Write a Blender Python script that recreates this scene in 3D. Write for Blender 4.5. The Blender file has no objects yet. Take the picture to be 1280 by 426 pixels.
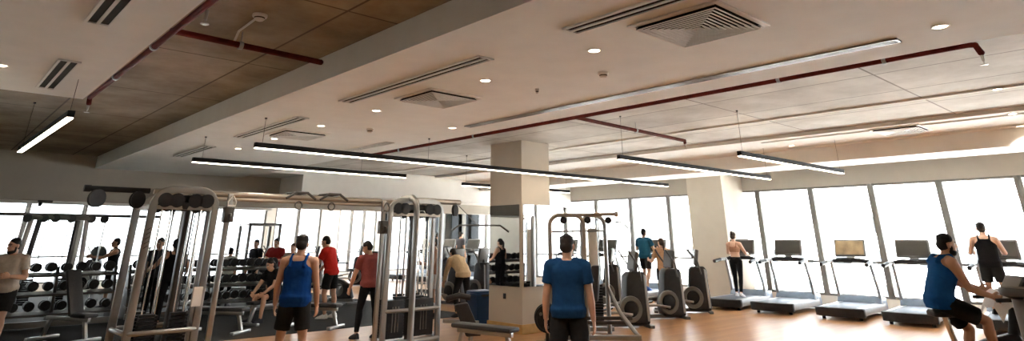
import bpy, bmesh, math, random
from math import sin, cos, pi, radians as R
from mathutils import Vector as V, Matrix as M, Quaternion as Q
random.seed(7)
C = bpy.context.scene.collection
SC = bpy.context.scene

# ------------------------------------------------------------------ camera model (1280x426 frame)
F, CX, CY, H = 759.0, 640.0, 3.0, 1.75
PITCH = math.atan(295 / 759); YAW = math.atan(750 / 814)
FH = V((sin(YAW), cos(YAW), 0)); RT = V((cos(YAW), -sin(YAW), 0)); UP = V((0, 0, 1))
FW = FH * cos(PITCH) + UP * sin(PITCH); UC = -FH * sin(PITCH) + UP * cos(PITCH)
EYE = V((0, 0, H))
def ray(x, y): return RT * (x - CX) - UC * (y - CY) + FW * F
def atz(x, y, z):
    d = ray(x, y); return EYE + d * ((z - H) / d.z)
def dist(x, d, z=0.0, y=300):
    """ground point seen in column x at forward distance d"""
    r = ray(x, y); p = EYE + r * (d / r.dot(FH)); p.z = z; return p
AWAY = -YAW            # rz of something facing away from the viewer

cam_d = bpy.data.cameras.new('camera'); cam = bpy.data.objects.new('camera', cam_d); C.objects.link(cam)
cam.location = EYE
cam.rotation_euler = M((RT, UC, -FW)).transposed().to_euler()
cam_d.sensor_width = 36; cam_d.lens = 36 * F / 1280; cam_d.shift_x = 0; cam_d.shift_y = -(213 - CY) / 1280
cam_d.clip_end = 300
SC.camera = cam

# ------------------------------------------------------------------ materials
def nodes(name):
    m = bpy.data.materials.new(name); m.use_nodes = True
    nt = m.node_tree; b = nt.nodes['Principled BSDF']; return m, nt, b
def mat(name, col, rough=.5, metal=0., var=.08, scale=12., bump=0., coat=0., emit=0., spec=None):
    m, nt, b = nodes(name)
    b.inputs['Specular IOR Level'].default_value = spec if spec is not None else (.5 if sum(col) > .3 else .25)
    b.inputs['Roughness'].default_value = rough; b.inputs['Metallic'].default_value = metal
    b.inputs['Coat Weight'].default_value = coat
    tc = nt.nodes.new('ShaderNodeTexCoord'); n = nt.nodes.new('ShaderNodeTexNoise')
    n.inputs['Scale'].default_value = scale; n.inputs['Detail'].default_value = 4
    nt.links.new(tc.outputs['Object'], n.inputs['Vector'])
    cr = nt.nodes.new('ShaderNodeValToRGB')
    cr.color_ramp.elements[0].position = .3; cr.color_ramp.elements[1].position = .7
    cr.color_ramp.elements[0].color = tuple(c * (1 - var) for c in col) + (1,)
    cr.color_ramp.elements[1].color = tuple(min(1, c * (1 + var)) for c in col) + (1,)
    nt.links.new(n.outputs['Fac'], cr.inputs['Fac']); nt.links.new(cr.outputs['Color'], b.inputs['Base Color'])
    if bump:
        bp = nt.nodes.new('ShaderNodeBump'); bp.inputs['Strength'].default_value = bump; bp.inputs['Distance'].default_value = .01
        nt.links.new(n.outputs['Fac'], bp.inputs['Height']); nt.links.new(bp.outputs['Normal'], b.inputs['Normal'])
    if emit:
        b.inputs['Emission Color'].default_value = tuple(col) + (1,); b.inputs['Emission Strength'].default_value = emit
    return m
def emitter(name, col, s):
    m, nt, b = nodes(name); b.inputs['Base Color'].default_value = (.8, .8, .8, 1)
    b.inputs['Emission Color'].default_value = tuple(col) + (1,); b.inputs['Emission Strength'].default_value = s
    return m
def concrete(name, c0, c1, cj):
    m, nt, b = nodes(name); b.inputs['Roughness'].default_value = .8
    tc = nt.nodes.new('ShaderNodeTexCoord')
    n1 = nt.nodes.new('ShaderNodeTexNoise'); n1.inputs['Scale'].default_value = .9; n1.inputs['Detail'].default_value = 8; n1.inputs['Roughness'].default_value = .65
    mp = nt.nodes.new('ShaderNodeMapping'); mp.inputs['Rotation'].default_value = (0, 0, 0)
    nt.links.new(tc.outputs['Object'], mp.inputs['Vector']); nt.links.new(tc.outputs['Object'], n1.inputs['Vector'])
    cr = nt.nodes.new('ShaderNodeValToRGB'); cr.color_ramp.elements[0].position = .35; cr.color_ramp.elements[1].position = .68
    cr.color_ramp.elements[0].color = c0 + (1,); cr.color_ramp.elements[1].color = c1 + (1,)
    nt.links.new(n1.outputs['Fac'], cr.inputs['Fac'])
    br = nt.nodes.new('ShaderNodeTexBrick'); br.inputs['Scale'].default_value = 1; br.inputs['Mortar Size'].default_value = .016
    br.inputs['Brick Width'].default_value = 1.25; br.inputs['Row Height'].default_value = 2.5; br.offset = 0; br.inputs['Mortar Smooth'].default_value = .3
    br.inputs['Color1'].default_value = (1, 1, 1, 1); br.inputs['Color2'].default_value = (.82, .82, .82, 1); br.inputs['Mortar'].default_value = cj + (1,)
    nt.links.new(mp.outputs['Vector'], br.inputs['Vector'])
    mx = nt.nodes.new('ShaderNodeMix'); mx.data_type = 'RGBA'; mx.blend_type = 'MULTIPLY'; mx.inputs['Factor'].default_value = 1
    nt.links.new(cr.outputs['Color'], mx.inputs['A']); nt.links.new(br.outputs['Color'], mx.inputs['B'])
    nt.links.new(mx.outputs['Result'], b.inputs['Base Color'])
    bp = nt.nodes.new('ShaderNodeBump'); bp.inputs['Strength'].default_value = .25; bp.inputs['Distance'].default_value = .02
    nt.links.new(n1.outputs['Fac'], bp.inputs['Height']); nt.links.new(bp.outputs['Normal'], b.inputs['Normal'])
    return m
def wood_floor(name):
    m, nt, b = nodes(name); b.inputs['Roughness'].default_value = .36; b.inputs['Specular IOR Level'].default_value = .34; b.inputs['Coat Weight'].default_value = .0; b.inputs['Coat Roughness'].default_value = .16
    tc = nt.nodes.new('ShaderNodeTexCoord')
    br = nt.nodes.new('ShaderNodeTexBrick'); br.inputs['Scale'].default_value = 1; br.inputs['Mortar Size'].default_value = .002
    br.inputs['Brick Width'].default_value = 1.4; br.inputs['Row Height'].default_value = .14
    br.inputs['Color1'].default_value = (.46, .245, .11, 1); br.inputs['Color2'].default_value = (.36, .18, .078, 1); br.inputs['Mortar'].default_value = (.14, .07, .03, 1)
    nt.links.new(tc.outputs['Object'], br.inputs['Vector'])
    mp = nt.nodes.new('ShaderNodeMapping'); mp.inputs['Scale'].default_value = (1.2, 22, 1)
    n = nt.nodes.new('ShaderNodeTexNoise'); n.inputs['Scale'].default_value = 2; n.inputs['Detail'].default_value = 5
    nt.links.new(tc.outputs['Object'], mp.inputs['Vector']); nt.links.new(mp.outputs['Vector'], n.inputs['Vector'])
    cr = nt.nodes.new('ShaderNodeValToRGB'); cr.color_ramp.elements[0].color = (.7, .7, .7, 1); cr.color_ramp.elements[1].color = (1.15, 1.1, 1.05, 1)
    nt.links.new(n.outputs['Fac'], cr.inputs['Fac'])
    mx = nt.nodes.new('ShaderNodeMix'); mx.data_type = 'RGBA'; mx.blend_type = 'MULTIPLY'; mx.inputs['Factor'].default_value = 1
    nt.links.new(br.outputs['Color'], mx.inputs['A']); nt.links.new(cr.outputs['Color'], mx.inputs['B']); nt.links.new(mx.outputs['Result'], b.inputs['Base Color'])
    return m
def glass(name):
    m, nt, b = nodes(name); nt.nodes.remove(b); out = nt.nodes['Material Output']
    t = nt.nodes.new('ShaderNodeBsdfTransparent'); t.inputs['Color'].default_value = (.96, .98, .98, 1)
    g = nt.nodes.new('ShaderNodeBsdfGlossy'); g.inputs['Roughness'].default_value = .02
    fr = nt.nodes.new('ShaderNodeFresnel'); fr.inputs['IOR'].default_value = 1.3
    mx = nt.nodes.new('ShaderNodeMixShader')
    nt.links.new(fr.outputs['Fac'], mx.inputs['Fac']); nt.links.new(t.outputs['BSDF'], mx.inputs[1]); nt.links.new(g.outputs['BSDF'], mx.inputs[2])
    nt.links.new(mx.outputs['Shader'], out.inputs['Surface']); return m

GREYWALL = mat('grey_wall_paint', (.42, .385, .33), .85, var=.03, scale=3, bump=.05)
TANWALL = mat('warm_pillar_paint', (.57, .51, .43), .85, var=.03, scale=3, bump=.05)
PLASTER = mat('plaster', (.80, .81, .775), .85, var=.03, scale=3, bump=.05)
PLASTER_LT = mat('light_plaster', (.84, .83, .79), .85, var=.03, scale=3, bump=.05)
CONC_SHADED = concrete('shaded_concrete', (.22, .18, .115), (.50, .42, .29), (.3, .28, .26))  # same concrete as the other bay, with its shade put into the colour
CONC_LIT = concrete('lit_concrete', (.50, .47, .41), (.78, .76, .70), (.35, .33, .31))  # same concrete again, with the window light put into the colour
WOOD = wood_floor('wood_planks')
RUBBER = mat('rubber_floor', (.03, .029, .028), .9, var=.35, scale=60, spec=.08)
SKIRT = mat('wood_skirting', (.58, .36, .14), .45, var=.12, scale=8)
FRAME_AL = mat('window_aluminium', (.20, .19, .175), .5, .2)
GLASS = glass('window_glass')
MIRROR = mat('mirror_glass', (.80, .80, .80), .02, 1., var=.01)
STEEL = mat('silver_steel', (.36, .36, .355), .28, .85, var=.06, scale=4)
BRONZE = mat('warm_steel', (.42, .37, .31), .36, .8, var=.06, scale=4)
CHROME = mat('chrome', (.75, .74, .72), .14, 1., var=.02)
DKSTEEL = mat('dark_steel', (.085, .08, .075), .45, .6)
BLACK = mat('black_plastic', (.022, .022, .024), .45, var=.2)
BLACKM = mat('black_matte', (.012, .012, .013), .7, var=.2)
PAD = mat('black_vinyl', (.03, .03, .032), .42, var=.15, scale=30, bump=.1)
IRON = mat('black_iron', (.02, .02, .021), .5, .3, var=.25, scale=20)
GREYP = mat('grey_plastic', (.13, .125, .118), .42, var=.05)
SILVP = mat('silver_plastic', (.36, .37, .39), .38, .2, var=.05)
BELT = mat('treadmill_belt', (.10, .12, .16), .5, var=.12, scale=40)
SCREEN = mat('dark_screen', (.045, .038, .03), .4, var=.2, scale=3, spec=.3)
LBLUE = mat('blue_grey_cover', (.22, .28, .38), .35, var=.08)
RED = mat('red_pipe_paint', (.105, .013, .008), .7, var=.2, scale=8, spec=.12)
WHITEP = mat('white_plastic', (.78, .75, .70), .45, var=.03)
WHITEM = mat('white_metal', (.74, .70, .64), .5, var=.03)
VENT_SHADE = mat('vent_shade', (.02, .018, .016), .8)  # near-black that colours in the shade inside vents
LEDW = emitter('warm_led', (1., .83, .62), 5.)
LEDC = emitter('linear_led', (1., .87, .68), 4.2)
BINBLUE = mat('blue_bin', (.016, .055, .15), .4, var=.08)
TOWEL = mat('white_towel', (.82, .81, .80), .9, var=.05, scale=60, bump=.4)
CREAM = mat('cream_render', (.85, .83, .80), .9, var=.03)
GLAZE = mat('dark_glazing', (.03, .034, .038), .6, var=.1)
PAVE = mat('pale_paving', (.82, .80, .77), .9, var=.04)
EYEW = mat('eye_white', (.75, .72, .68), .3); EYED = mat('eye_dark', (.03, .02, .015), .25)
LIP = mat('lips', (.42, .17, .14), .5)

# ------------------------------------------------------------------ mesh builder
def frame_of(d, up=UP):
    d = d.normalized()
    if abs(d.dot(up)) > .98: up = V((0, 1, 0)) if abs(d.y) < .9 else V((1, 0, 0))
    s = d.cross(up).normalized(); return d, s, s.cross(d).normalized()
class MB:
    def __init__(s): s.v = []; s.f = []; s.mi = []
    def add(s, vs, fs, mi=0):
        b = len(s.v); s.v += [V(p) for p in vs]; s.f += [tuple(b + i for i in f) for f in fs]; s.mi += [mi] * len(fs); return s
    def box(s, c, size, rot=None, mi=0):
        c = V(c); x, y, z = (k / 2 for k in size)
        p = [V((a * x, b * y, d * z)) for a in (-1, 1) for b in (-1, 1) for d in (-1, 1)]
        if rot is not None:
            if not isinstance(rot, M): rot = M.Rotation(rot, 3, 'Z')
            p = [rot @ q for q in p]
        return s.add([q + c for q in p], [(0, 1, 3, 2), (4, 6, 7, 5), (0, 4, 5, 1), (2, 3, 7, 6), (0, 2, 6, 4), (1, 5, 7, 3)], mi)
    def bb(s, lo, hi, mi=0):
        lo, hi = V(lo), V(hi); return s.box((lo + hi) / 2, hi - lo, None, mi)
    def beam(s, a, b, w, h, up=UP, mi=0):
        a, b = V(a), V(b); d, sd, u = frame_of(b - a, V(up))
        p = [q + sd * (i * w / 2) + u * (j * h / 2) for q in (a, b) for i, j in ((-1, -1), (1, -1), (1, 1), (-1, 1))]
        return s.add(p, [(3, 2, 1, 0), (4, 5, 6, 7), (0, 1, 5, 4), (1, 2, 6, 5), (2, 3, 7, 6), (3, 0, 4, 7)], mi)
    def tube(s, pts, r, n=8, mi=0, closed=False, flat=None):
        """tube along points; r a number or one per point; flat=(w,h,up) makes a flat bar"""
        pts = [V(p) for p in pts]; k = len(pts); rr = r if isinstance(r, (list, tuple)) else [r] * k
        ds = []
        for i in range(k):
            a = pts[i - 1] if (i or closed) else pts[0]; b = pts[(i + 1) % k] if (i < k - 1 or closed) else pts[-1]
            ds.append((b - a).normalized())
        d, sd, u = frame_of(ds[0], V(flat[2]) if flat else UP); vs = []
        for i in range(k):
            if i:
                q = ds[i - 1].rotation_difference(ds[i]); sd = (q @ sd).normalized(); u = (q @ u).normalized()
            for j in range(n):
                a = 2 * pi * (j + .5) / n
                if flat:
                    cx, cy = cos(a), sin(a); e = .35
                    px = math.copysign(abs(cx) ** e, cx) * flat[0] / 2; py = math.copysign(abs(cy) ** e, cy) * flat[1] / 2
                    vs.append(pts[i] + sd * px + u * py)
                else: vs.append(pts[i] + (sd * cos(a) + u * sin(a)) * rr[i])
        fs = []
        for i in range(k if closed else k - 1):
            for j in range(n):
                a, b = i * n + j, i * n + (j + 1) % n; i2 = (i + 1) % k
                fs.append((a, b, i2 * n + (j + 1) % n, i2 * n + j))
        if not closed: fs += [tuple(range(n))[::-1], tuple((k - 1) * n + j for j in range(n))]
        return s.add(vs, fs, mi)
    def cyl(s, a, b, r, n=16, r2=None, mi=0): return s.tube([a, b], [r, r if r2 is None else r2], n, mi)
    def ell(s, c, rad, n=14, m=9, rot=None, mi=0):
        c = V(c); vs = [V((0, 0, -rad[2]))]
        for i in range(1, m):
            t = -pi / 2 + pi * i / m
            for j in range(n): vs.append(V((cos(t) * cos(2 * pi * j / n) * rad[0], cos(t) * sin(2 * pi * j / n) * rad[1], sin(t) * rad[2])))
        vs.append(V((0, 0, rad[2]))); fs = []
        for j in range(n):
            fs.append((0, 1 + (j + 1) % n, 1 + j))
            for i in range(m - 2): a = 1 + i * n; fs.append((a + j, a + (j + 1) % n, a + n + (j + 1) % n, a + n + j))
            fs.append((1 + (m - 2) * n + j, 1 + (m - 2) * n + (j + 1) % n, len(vs) - 1))
        if rot is not None: vs = [rot @ q for q in vs]
        return s.add([q + c for q in vs], fs, mi)
    def prism(s, pts, vec, mi=0):
        pts = [V(p) for p in pts]; vec = V(vec); n = len(pts)
        return s.add(pts + [p + vec for p in pts], [tuple(range(n))[::-1], tuple(range(n, 2 * n))] + [(i, (i + 1) % n, n + (i + 1) % n, n + i) for i in range(n)], mi)
    def lathe(s, prof, c, axis=(0, 0, 1), n=24, mi=0):
        d, sd, u = frame_of(V(axis)); c = V(c); vs = []; k = len(prof)
        for r, h in prof:
            for j in range(n): a = 2 * pi * j / n; vs.append(c + d * h + (sd * cos(a) + u * sin(a)) * max(r, 1e-4))
        fs = [(i * n + j, i * n + (j + 1) % n, (i + 1) * n + (j + 1) % n, (i + 1) * n + j) for i in range(k - 1) for j in range(n)]
        fs += [tuple(range(n))[::-1], tuple((k - 1) * n + j for j in range(n))]
        return s.add(vs, fs, mi)
    def loft(s, rings, mi=0):
        n = len(rings[0]); vs = [p for r in rings for p in r]
        fs = [(i * n + j, i * n + (j + 1) % n, (i + 1) * n + (j + 1) % n, (i + 1) * n + j) for i in range(len(rings) - 1) for j in range(n)]
        fs += [tuple(range(n))[::-1], tuple((len(rings) - 1) * n + j for j in range(n))]
        return s.add(vs, fs, mi)
    def mesh(s, name, bevel=0., seg=2):
        me = bpy.data.meshes.new(name); me.from_pydata([tuple(p) for p in s.v], [], s.f)
        me.polygons.foreach_set('material_index', s.mi)
        bm = bmesh.new(); bm.from_mesh(me); bmesh.ops.recalc_face_normals(bm, faces=bm.faces)
        if bevel:
            es = [e for e in bm.edges if len(e.link_faces) == 2 and e.calc_face_angle(0) > .6]
            bmesh.ops.bevel(bm, geom=es, offset=bevel, segments=seg, affect='EDGES', profile=.5, clamp_overlap=True)
        bm.to_mesh(me); bm.free()
        me.polygons.foreach_set('use_smooth', [True] * len(me.polygons)); me.set_sharp_from_angle(angle=R(38)); return me
    def build(s, name, mats, parent=None, bevel=0., seg=2, loc=None, rz=0):
        me = s.mesh(name, bevel, seg)
        for m in (mats if isinstance(mats, (list, tuple)) else [mats]): me.materials.append(m)
        return link(name, me, parent, loc, rz)
def link(name, me, parent=None, loc=None, rz=0):
    o = bpy.data.objects.new(name, me); C.objects.link(o)
    if parent: o.parent = parent
    if loc is not None: o.location = loc
    if rz: o.rotation_euler = (0, 0, rz)
    return o
def tag(o, label, cat, group=None, kind=None):
    o['label'] = label; o['category'] = cat
    if group: o['group'] = group
    if kind: o['kind'] = kind
    return o
def thing(name, label, cat, loc=(0, 0, 0), rz=0, group=None):
    o = bpy.data.objects.new(name, None); C.objects.link(o); o.location = loc; o.rotation_euler = (0, 0, rz); o.empty_display_size = .1
    return tag(o, label, cat, group)
KIDS = {}
def copy_tree(o, parent=None):
    c = o.copy(); C.objects.link(c)
    if parent: c.parent = parent
    for ch in list(o.children): copy_tree(ch, c)
    return c
def dup(o, label, loc, rz=None, group=None):
    c = copy_tree(o); c.location = loc; c['label'] = label
    if rz is not None: c.rotation_euler = (0, 0, rz)
    if group: c['group'] = group
    return c
def struct(o, label=None):
    o['kind'] = 'structure'
    if label: o['label'] = label
    return o
def arc(c, r, a0, a1, n, ux, uy):
    c, ux, uy = V(c), V(ux), V(uy)
    return [c + ux * (r * cos(a0 + (a1 - a0) * i / n)) + uy * (r * sin(a0 + (a1 - a0) * i / n)) for i in range(n + 1)]
def arch(x0, x1, y, ztop, r, z0=0.):
    """inverted U in the XZ plane"""
    return ([V((x0, y, z0)), V((x0, y, (z0 + ztop) / 2))] + [V((x0 + r - r * cos(a), y, ztop - r + r * sin(a))) for a in [pi / 2 * i / 6 for i in range(7)]]
            + [V((x1 - r + r * sin(a), y, ztop - r + r * cos(a))) for a in [pi / 2 * i / 6 for i in range(7)]] + [V((x1, y, (z0 + ztop) / 2)), V((x1, y, z0))])
def rrect(x0, x1, y0, y1, z, r, n=4):
    p = []
    for cx, cy, a in ((x1 - r, y1 - r, 0), (x0 + r, y1 - r, pi / 2), (x0 + r, y0 + r, pi), (x1 - r, y0 + r, 1.5 * pi)):
        p += [V((cx + r * cos(a + pi / 2 * i / n), cy + r * sin(a + pi / 2 * i / n), z)) for i in range(n + 1)]
    return p

# ------------------------------------------------------------------ the room
XW, YH, YF, XL, YB = 19.6, 19.3, 29.0, -2.5, -5.0     # window wall, header, far wall, left wall, back wall
ZC, ZS = 3.75, 3.45
struct(MB().bb((XL, YB, -.15), (XW + .5, YF + .5, 0)).build('floor', WOOD), 'glossy orange-brown wood plank floor')
struct(MB().bb((XL + .3, 12.9, 0), (10.6, YF - .2, .006)).build('floor_rubber', RUBBER), 'black rubber floor area around the dumbbell rack')
struct(MB().bb((XL, YB, ZC), (5.0, YH + .2, ZC + .2)).build('ceiling', CONC_SHADED), 'raw concrete slab over the racks, shade put into its colour')
struct(MB().bb((5.0, YB, ZC), (12.7, YF, ZC + .2)).build('ceiling_bay', CONC_LIT), 'concrete slab between the dropped ceilings, daylight put into its colour')
struct(MB().bb((3.05, YB, ZS), (6.8, YH, ZC)).build('ceiling_soffit', PLASTER), 'wide beige dropped plaster ceiling')
struct(MB().bb((XL, YB, ZS), (1.2, 9.6, ZS + .12)).build('ceiling_panel', PLASTER), 'beige dropped ceiling panel above the racks')
struct(MB().bb((12.7, YB, 3.68), (14.7, YF, ZC + .2)).build('ceiling_strip', PLASTER_LT), 'pale ceiling strip near the windows')
struct(MB().bb((14.7, YB, 3.36), (15.9, YF, ZC + .2)).build('ceiling_beam', PLASTER_LT), 'pale beam parallel to the window wall')
struct(MB().bb((15.9, YB, ZC), (XW + .3, YF, ZC + .2)).build('ceiling_edge', PLASTER))
struct(MB().bb((10.79, YB, ZC - .025), (10.87, YH, ZC)).build('trim_1', PLASTER_LT), 'thin white ceiling trim')
struct(MB().bb((XL, YF - .02, ZC), (5.0, YF + .2, ZC + .2)).build('ceiling_far', PLASTER))
struct(MB().bb((XL, YH + .2, 3.3), (5.0, YF, 3.45)).build('ceiling_rear', PLASTER))
struct(MB().bb((XL - .2, YB, 0), (XL, YF, ZC + .2)).build('wall_left', GREYWALL))
struct(MB().bb((XL - .2, YB - .2, 0), (XW + .5, YB, ZC + .2)).build('wall_back', GREYWALL))
struct(MB().bb((XL, YH, 2.63), (XW, YH + .35, ZC)).build('wall_header', GREYWALL), 'beige header wall above the opening to the far windows')
struct(MB().bb((8.0, 17.7, 2.95), (XW, YH, ZC)).build('wall_bulkhead', PLASTER_LT), 'pale bulkhead in front of the header')
struct(MB().bb((6.78, 17.7, 3.5), (8.0, YH, ZC)).build('wall_infill', PLASTER))
# window wall (X = XW): gray wall over the glass, kerb below
struct(MB().bb((XW, YB, 3.2), (XW + .3, YF, ZC)).build('wall_right', GREYWALL), 'grey-beige wall over the big windows')
struct(MB().bb((XW - .02, YB, 0), (XW + .3, YF, .24)).build('baseboard_right', PLASTER_LT))
wn = [0]
def window_bay(y0, y1, axis='x', z0=.24, z1=3.2, tr=1.13, at=None):
    wn[0] += 1; n = wn[0]; f = MB()
    def bb(a0, a1, b0, b1, d0=-.06, d1=.06):   # a along wall, b height
        if axis == 'x': f.bb((at + d0, a0, b0), (at + d1, a1, b1))
        else: f.bb((a0, at + d0, b0), (a1, at + d1, b1))
    w = .08
    bb(y0, y0 + w, z0, z1); bb(y1 - w, y1, z0, z1); bb(y0 + w, y1 - w, z1 - .06, z1); bb(y0 + w, y1 - w, z0, z0 + .06)
    if tr: bb(y0 + w, y1 - w, tr - .03, tr + .03, -.04, .04)
    o = struct(f.build('window_%d' % n, FRAME_AL, bevel=.006, seg=1))
    g = MB()
    if axis == 'x': g.bb((at + .005, y0 + w, z0 + .05), (at + .017, y1 - w, z1 - .05))
    else: g.bb((y0 + w, at + .005, z0 + .05), (y1 - w, at + .017, z1 - .05))
    g.build('pane', GLASS, o)
    return o
ym = 2.97 - 4 * 1.68
while ym + 1.68 <= YF + .1:
    window_bay(ym, ym + 1.68, 'x', at=XW + .08); ym += 1.68
# far wall (Y = YF) with tall windows between solid piers
segs = [(-2.4, 11.6, 8), (12.0, 14.25, 2), (15.2, 17.3, 3), (17.9, 19.5, 1)]
px = XL
for a, b, k in segs:
    if a > px + .02: struct(MB().bb((px, YF, 0), (a, YF + .3, 3.1)).build('wall_far', PLASTER_LT))
    for i in range(k):
        window_bay(a + (b - a) * i / k, a + (b - a) * (i + 1) / k, 'y', z1=3.1, at=YF + .08)
    px = b
struct(MB().bb((px, YF, 0), (XW + .3, YF + .3, 3.1)).build('wall_far', PLASTER_LT))
struct(MB().bb((XL, YF, 3.1), (XW + .3, YF + .3, ZC + .2)).build('wall_far', PLASTER_LT))
struct(MB().bb((XL, YF - .02, 0), (XW, YF + .3, .24)).build('baseboard_far', PLASTER_LT))

struct(MB().bb((XL, YH + .36, 2.56), (8.0, YH + .5, 2.63)).build('trim_2', PLASTER_LT))
# column with mirrors
c = struct(MB().bb((9.24, 9.73, 0), (10.09, 10.75, ZC)).build('pillar_mirrored', TANWALL, bevel=.006, seg=1), 'beige square pillar with mirrors and wood skirting')
MB().bb((9.22, 9.78, .84), (9.238, 10.72, 2.42)).build('mirror', MIRROR, c)
MB().bb((9.27, 9.71, .84), (10.06, 9.728, 2.42)).build('mirror', MIRROR, c)
MB().bb((9.215, 9.7, 0), (10.115, 9.73, .17)).bb((9.215, 9.73, 0), (9.24, 10.775, .17)).build('skirting', SKIRT, c, bevel=.004, seg=1)
sk = MB().bb((9.228, 9.93 + .28, .6), (9.24, 10.01 + .28, .7)).build('wall_socket', BLACK, c, bevel=.003)
# pillar at the windows
p2 = struct(MB().bb((18.3, 10.15, 0), (XW, 11.4, ZC)).build('pillar_window', TANWALL, bevel=.006, seg=1), 'beige pillar in front of the windows')
MB().bb((18.285, 10.135, 0), (XW, 11.41, .1)).build('skirting', SKIRT, p2)

# ------------------------------------------------------------------ outside
struct(MB().bb((XW + 1, -60, -9), (160, 160, -8.8)).bb((-60, YF + 1, -9), (XW + 1, 160, -8.8)).build('ground_outside', PAVE))
def building(loc, sx, sy, sz, label):
    b = thing('building', label, 'building', loc)
    MB().bb((0, 0, -9), (sx, sy, sz)).bb((-.4, -.4, sz), (sx + .4, sy + .4, sz + .6)).build('walls', CREAM, b)
    for k in range(int((sz + 7) // 3.3)):
        for j in range(int(sy // 4)):
            z = -7.6 + 3.3 * k; y = 1.5 + 4 * j
            w = MB().bb((-.08, y, z), (.05, y + 1.5, z + 1.6)).build('window', GLAZE, b, bevel=.01, seg=1)
    return b
building((75, 6, 0), 18, 36, 8.5, 'pale apartment building seen through the windows behind the empty treadmills')
building((88, 52, 0), 18, 30, 6, 'pale low building outside, farther along the window wall')

# ------------------------------------------------------------------ ceiling fittings
def square_diffuser(loc, s, label, rz=0):
    t = thing('ceiling_diffuser', label, 'air vent', loc, rz, 'square air diffusers')
    f = MB(); h = s / 2
    for a, b in (((-h, -h), (h, -h + .05)), ((-h, h - .05), (h, h)), ((-h, -h + .05), (-h + .05, h - .05)), ((h - .05, -h + .05), (h, h - .05))):
        f.bb((a[0], a[1], -.02), (b[0], b[1], 0))
    f.build('frame', WHITEM, t, bevel=.004, seg=1)
    MB().bb((-h + .05, -h + .05, -.003), (h - .05, h - .05, -.001)).build('shade_sheet', VENT_SHADE, t)  # flat dark sheet painted as the shade behind the louvres
    n = 9; v = MB(); pitch = (h - .055) / n
    for i in range(n):                                  # sloped concentric louvres, outer edges lower
        a = h - .055 - pitch * i; b = max(a - pitch * .7, .004); z0, z1 = -.042, -.005
        ro = [V((-a, -a, z0)), V((a, -a, z0)), V((a, a, z0)), V((-a, a, z0))]; ri = [V((-b, -b, z1)), V((b, -b, z1)), V((b, b, z1)), V((-b, b, z1))]
        th = V((0, 0, .004)); vs = ro + ri + [p + th for p in ro] + [p + th for p in ri]
        fs = []
        for k in range(4):
            l = (k + 1) % 4; fs += [(k, l, 4 + l, 4 + k), (8 + k, 12 + k, 12 + l, 8 + l), (k, 8 + k, 8 + l, l), (4 + k, 4 + l, 12 + l, 12 + k)]
        v.add(vs, fs)
        for q in range(16): v.mi[len(v.mi) - 16 + q] = 1 if q % 4 in (1,) else 0  # upper louvre faces coloured dark for the shade between slats
        l = a - .011; v.bb((-a, -a, z0 - .003), (a, -l, z0)).bb((-a, l, z0 - .003), (a, a, z0)).bb((-a, -l, z0 - .003), (-l, l, z0)).bb((l, -l, z0 - .003), (a, l, z0))
    v.build('louvres', [WHITEM, VENT_SHADE], t)
    return t
square_diffuser((4.49, 2.53, ZS), .86, 'large square louvred air diffuser, nearest one in the beige ceiling')
square_diffuser((4.57, 6.37, ZS), .82, 'square louvred air diffuser between two ceiling downlights, mid ceiling')
square_diffuser((4.5, 10.4, ZS), .82, 'square louvred air diffuser above the start of the long linear lamps')
square_diffuser((13.3, 3.55, 3.68), .85, 'white square air diffuser in the pale ceiling strip by the windows')
def slot(loc, L, w, label, n=2, m=PLASTER):
    """linear slot diffuser along Y"""
    t = thing('slot_diffuser', label, 'air vent', loc, 0, 'linear slot diffusers')
    f = MB(); g = w / (2 * n + 1) * .62; st_ = (w - g) / n; v = MB()
    v.bb((-w / 2 + .004, -L / 2 + .004, -.004), (w / 2 - .004, L / 2 - .004, -.001))  # dark sheet painted as the shade inside the slots
    for i in range(n + 1):
        x = -w / 2 + i * st_; f.bb((x, -L / 2, -.016), (x + g, L / 2, 0))
    f.bb((-w / 2, -L / 2, -.016), (w / 2, -L / 2 + .02, 0)).bb((-w / 2, L / 2 - .02, -.016), (w / 2, L / 2, 0))
    f.build('frame', m, t); v.build('shade_sheet', VENT_SHADE, t); return t
slot((3.8, 5.95, ZS), 2.9, .2, 'slim dark slot air vent beside the mid ceiling diffuser')
slot((3.8, 2.55, ZS), 1.65, .2, 'dark slot air vent beside the large square diffuser')
slot((3.88, 10.15, ZS), 2.6, .2, 'slot air vent above the near end of the long linear lamp')
slot((3.9, 14.1, ZS), 2.2, .2, 'slot air vent far along the beige ceiling near the header')
slot((6.22, 11.1, ZS), 1.9, .17, 'slot air vent at the far end of the pipe edge')
slot((6.2, 4.65, ZS), 6.3, .13, 'long silvery slot air vent running along the red pipe', m=STEEL)
slot((.71, 5.0, ZS), 1.9, .2, 'dark slot air vent nearest in the ceiling panel')
slot((.745, 8.3, ZS), 1.65, .2, 'dark slot air vent at the end of the ceiling panel')
slot((14.3, 3.4, 3.68), 5.5, .06, 'hairline slot air vent in the pale ceiling strip', n=1)
slot((13.0, 3.4, 3.68), 5.5, .05, 'hairline slot air vent at the inner edge of the pale strip', n=1)
def downlight(loc, label):
    t = thing('recessed_downlight', label, 'ceiling light', loc, 0, 'recessed downlights')
    MB().lathe([(.045, -.001), (.062, -.001), (.072, -.004), (.07, -.010), (.06, -.008), (.05, -.003)], (0, 0, 0), n=28).build('trim_ring', WHITEM, t)
    MB().lathe([(.055, -.002), (.05, -.0055), (.03, -.007)], (0, 0, 0), n=24).build('diffuser', LEDW, t)
rows = ['first', 'second', 'third', 'fourth', 'fifth', 'sixth', 'seventh']
for i, y in enumerate((3.62, 5.25, 7.65, 9.36, 11.2, 13.0)):
    downlight((4.42, y, ZS), 'round lit downlight, %s from the large square diffuser in its row' % rows[i])
downlight((6.1, 8.07, ZS), 'round lit downlight beside the red pipe, above the pillar')
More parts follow.
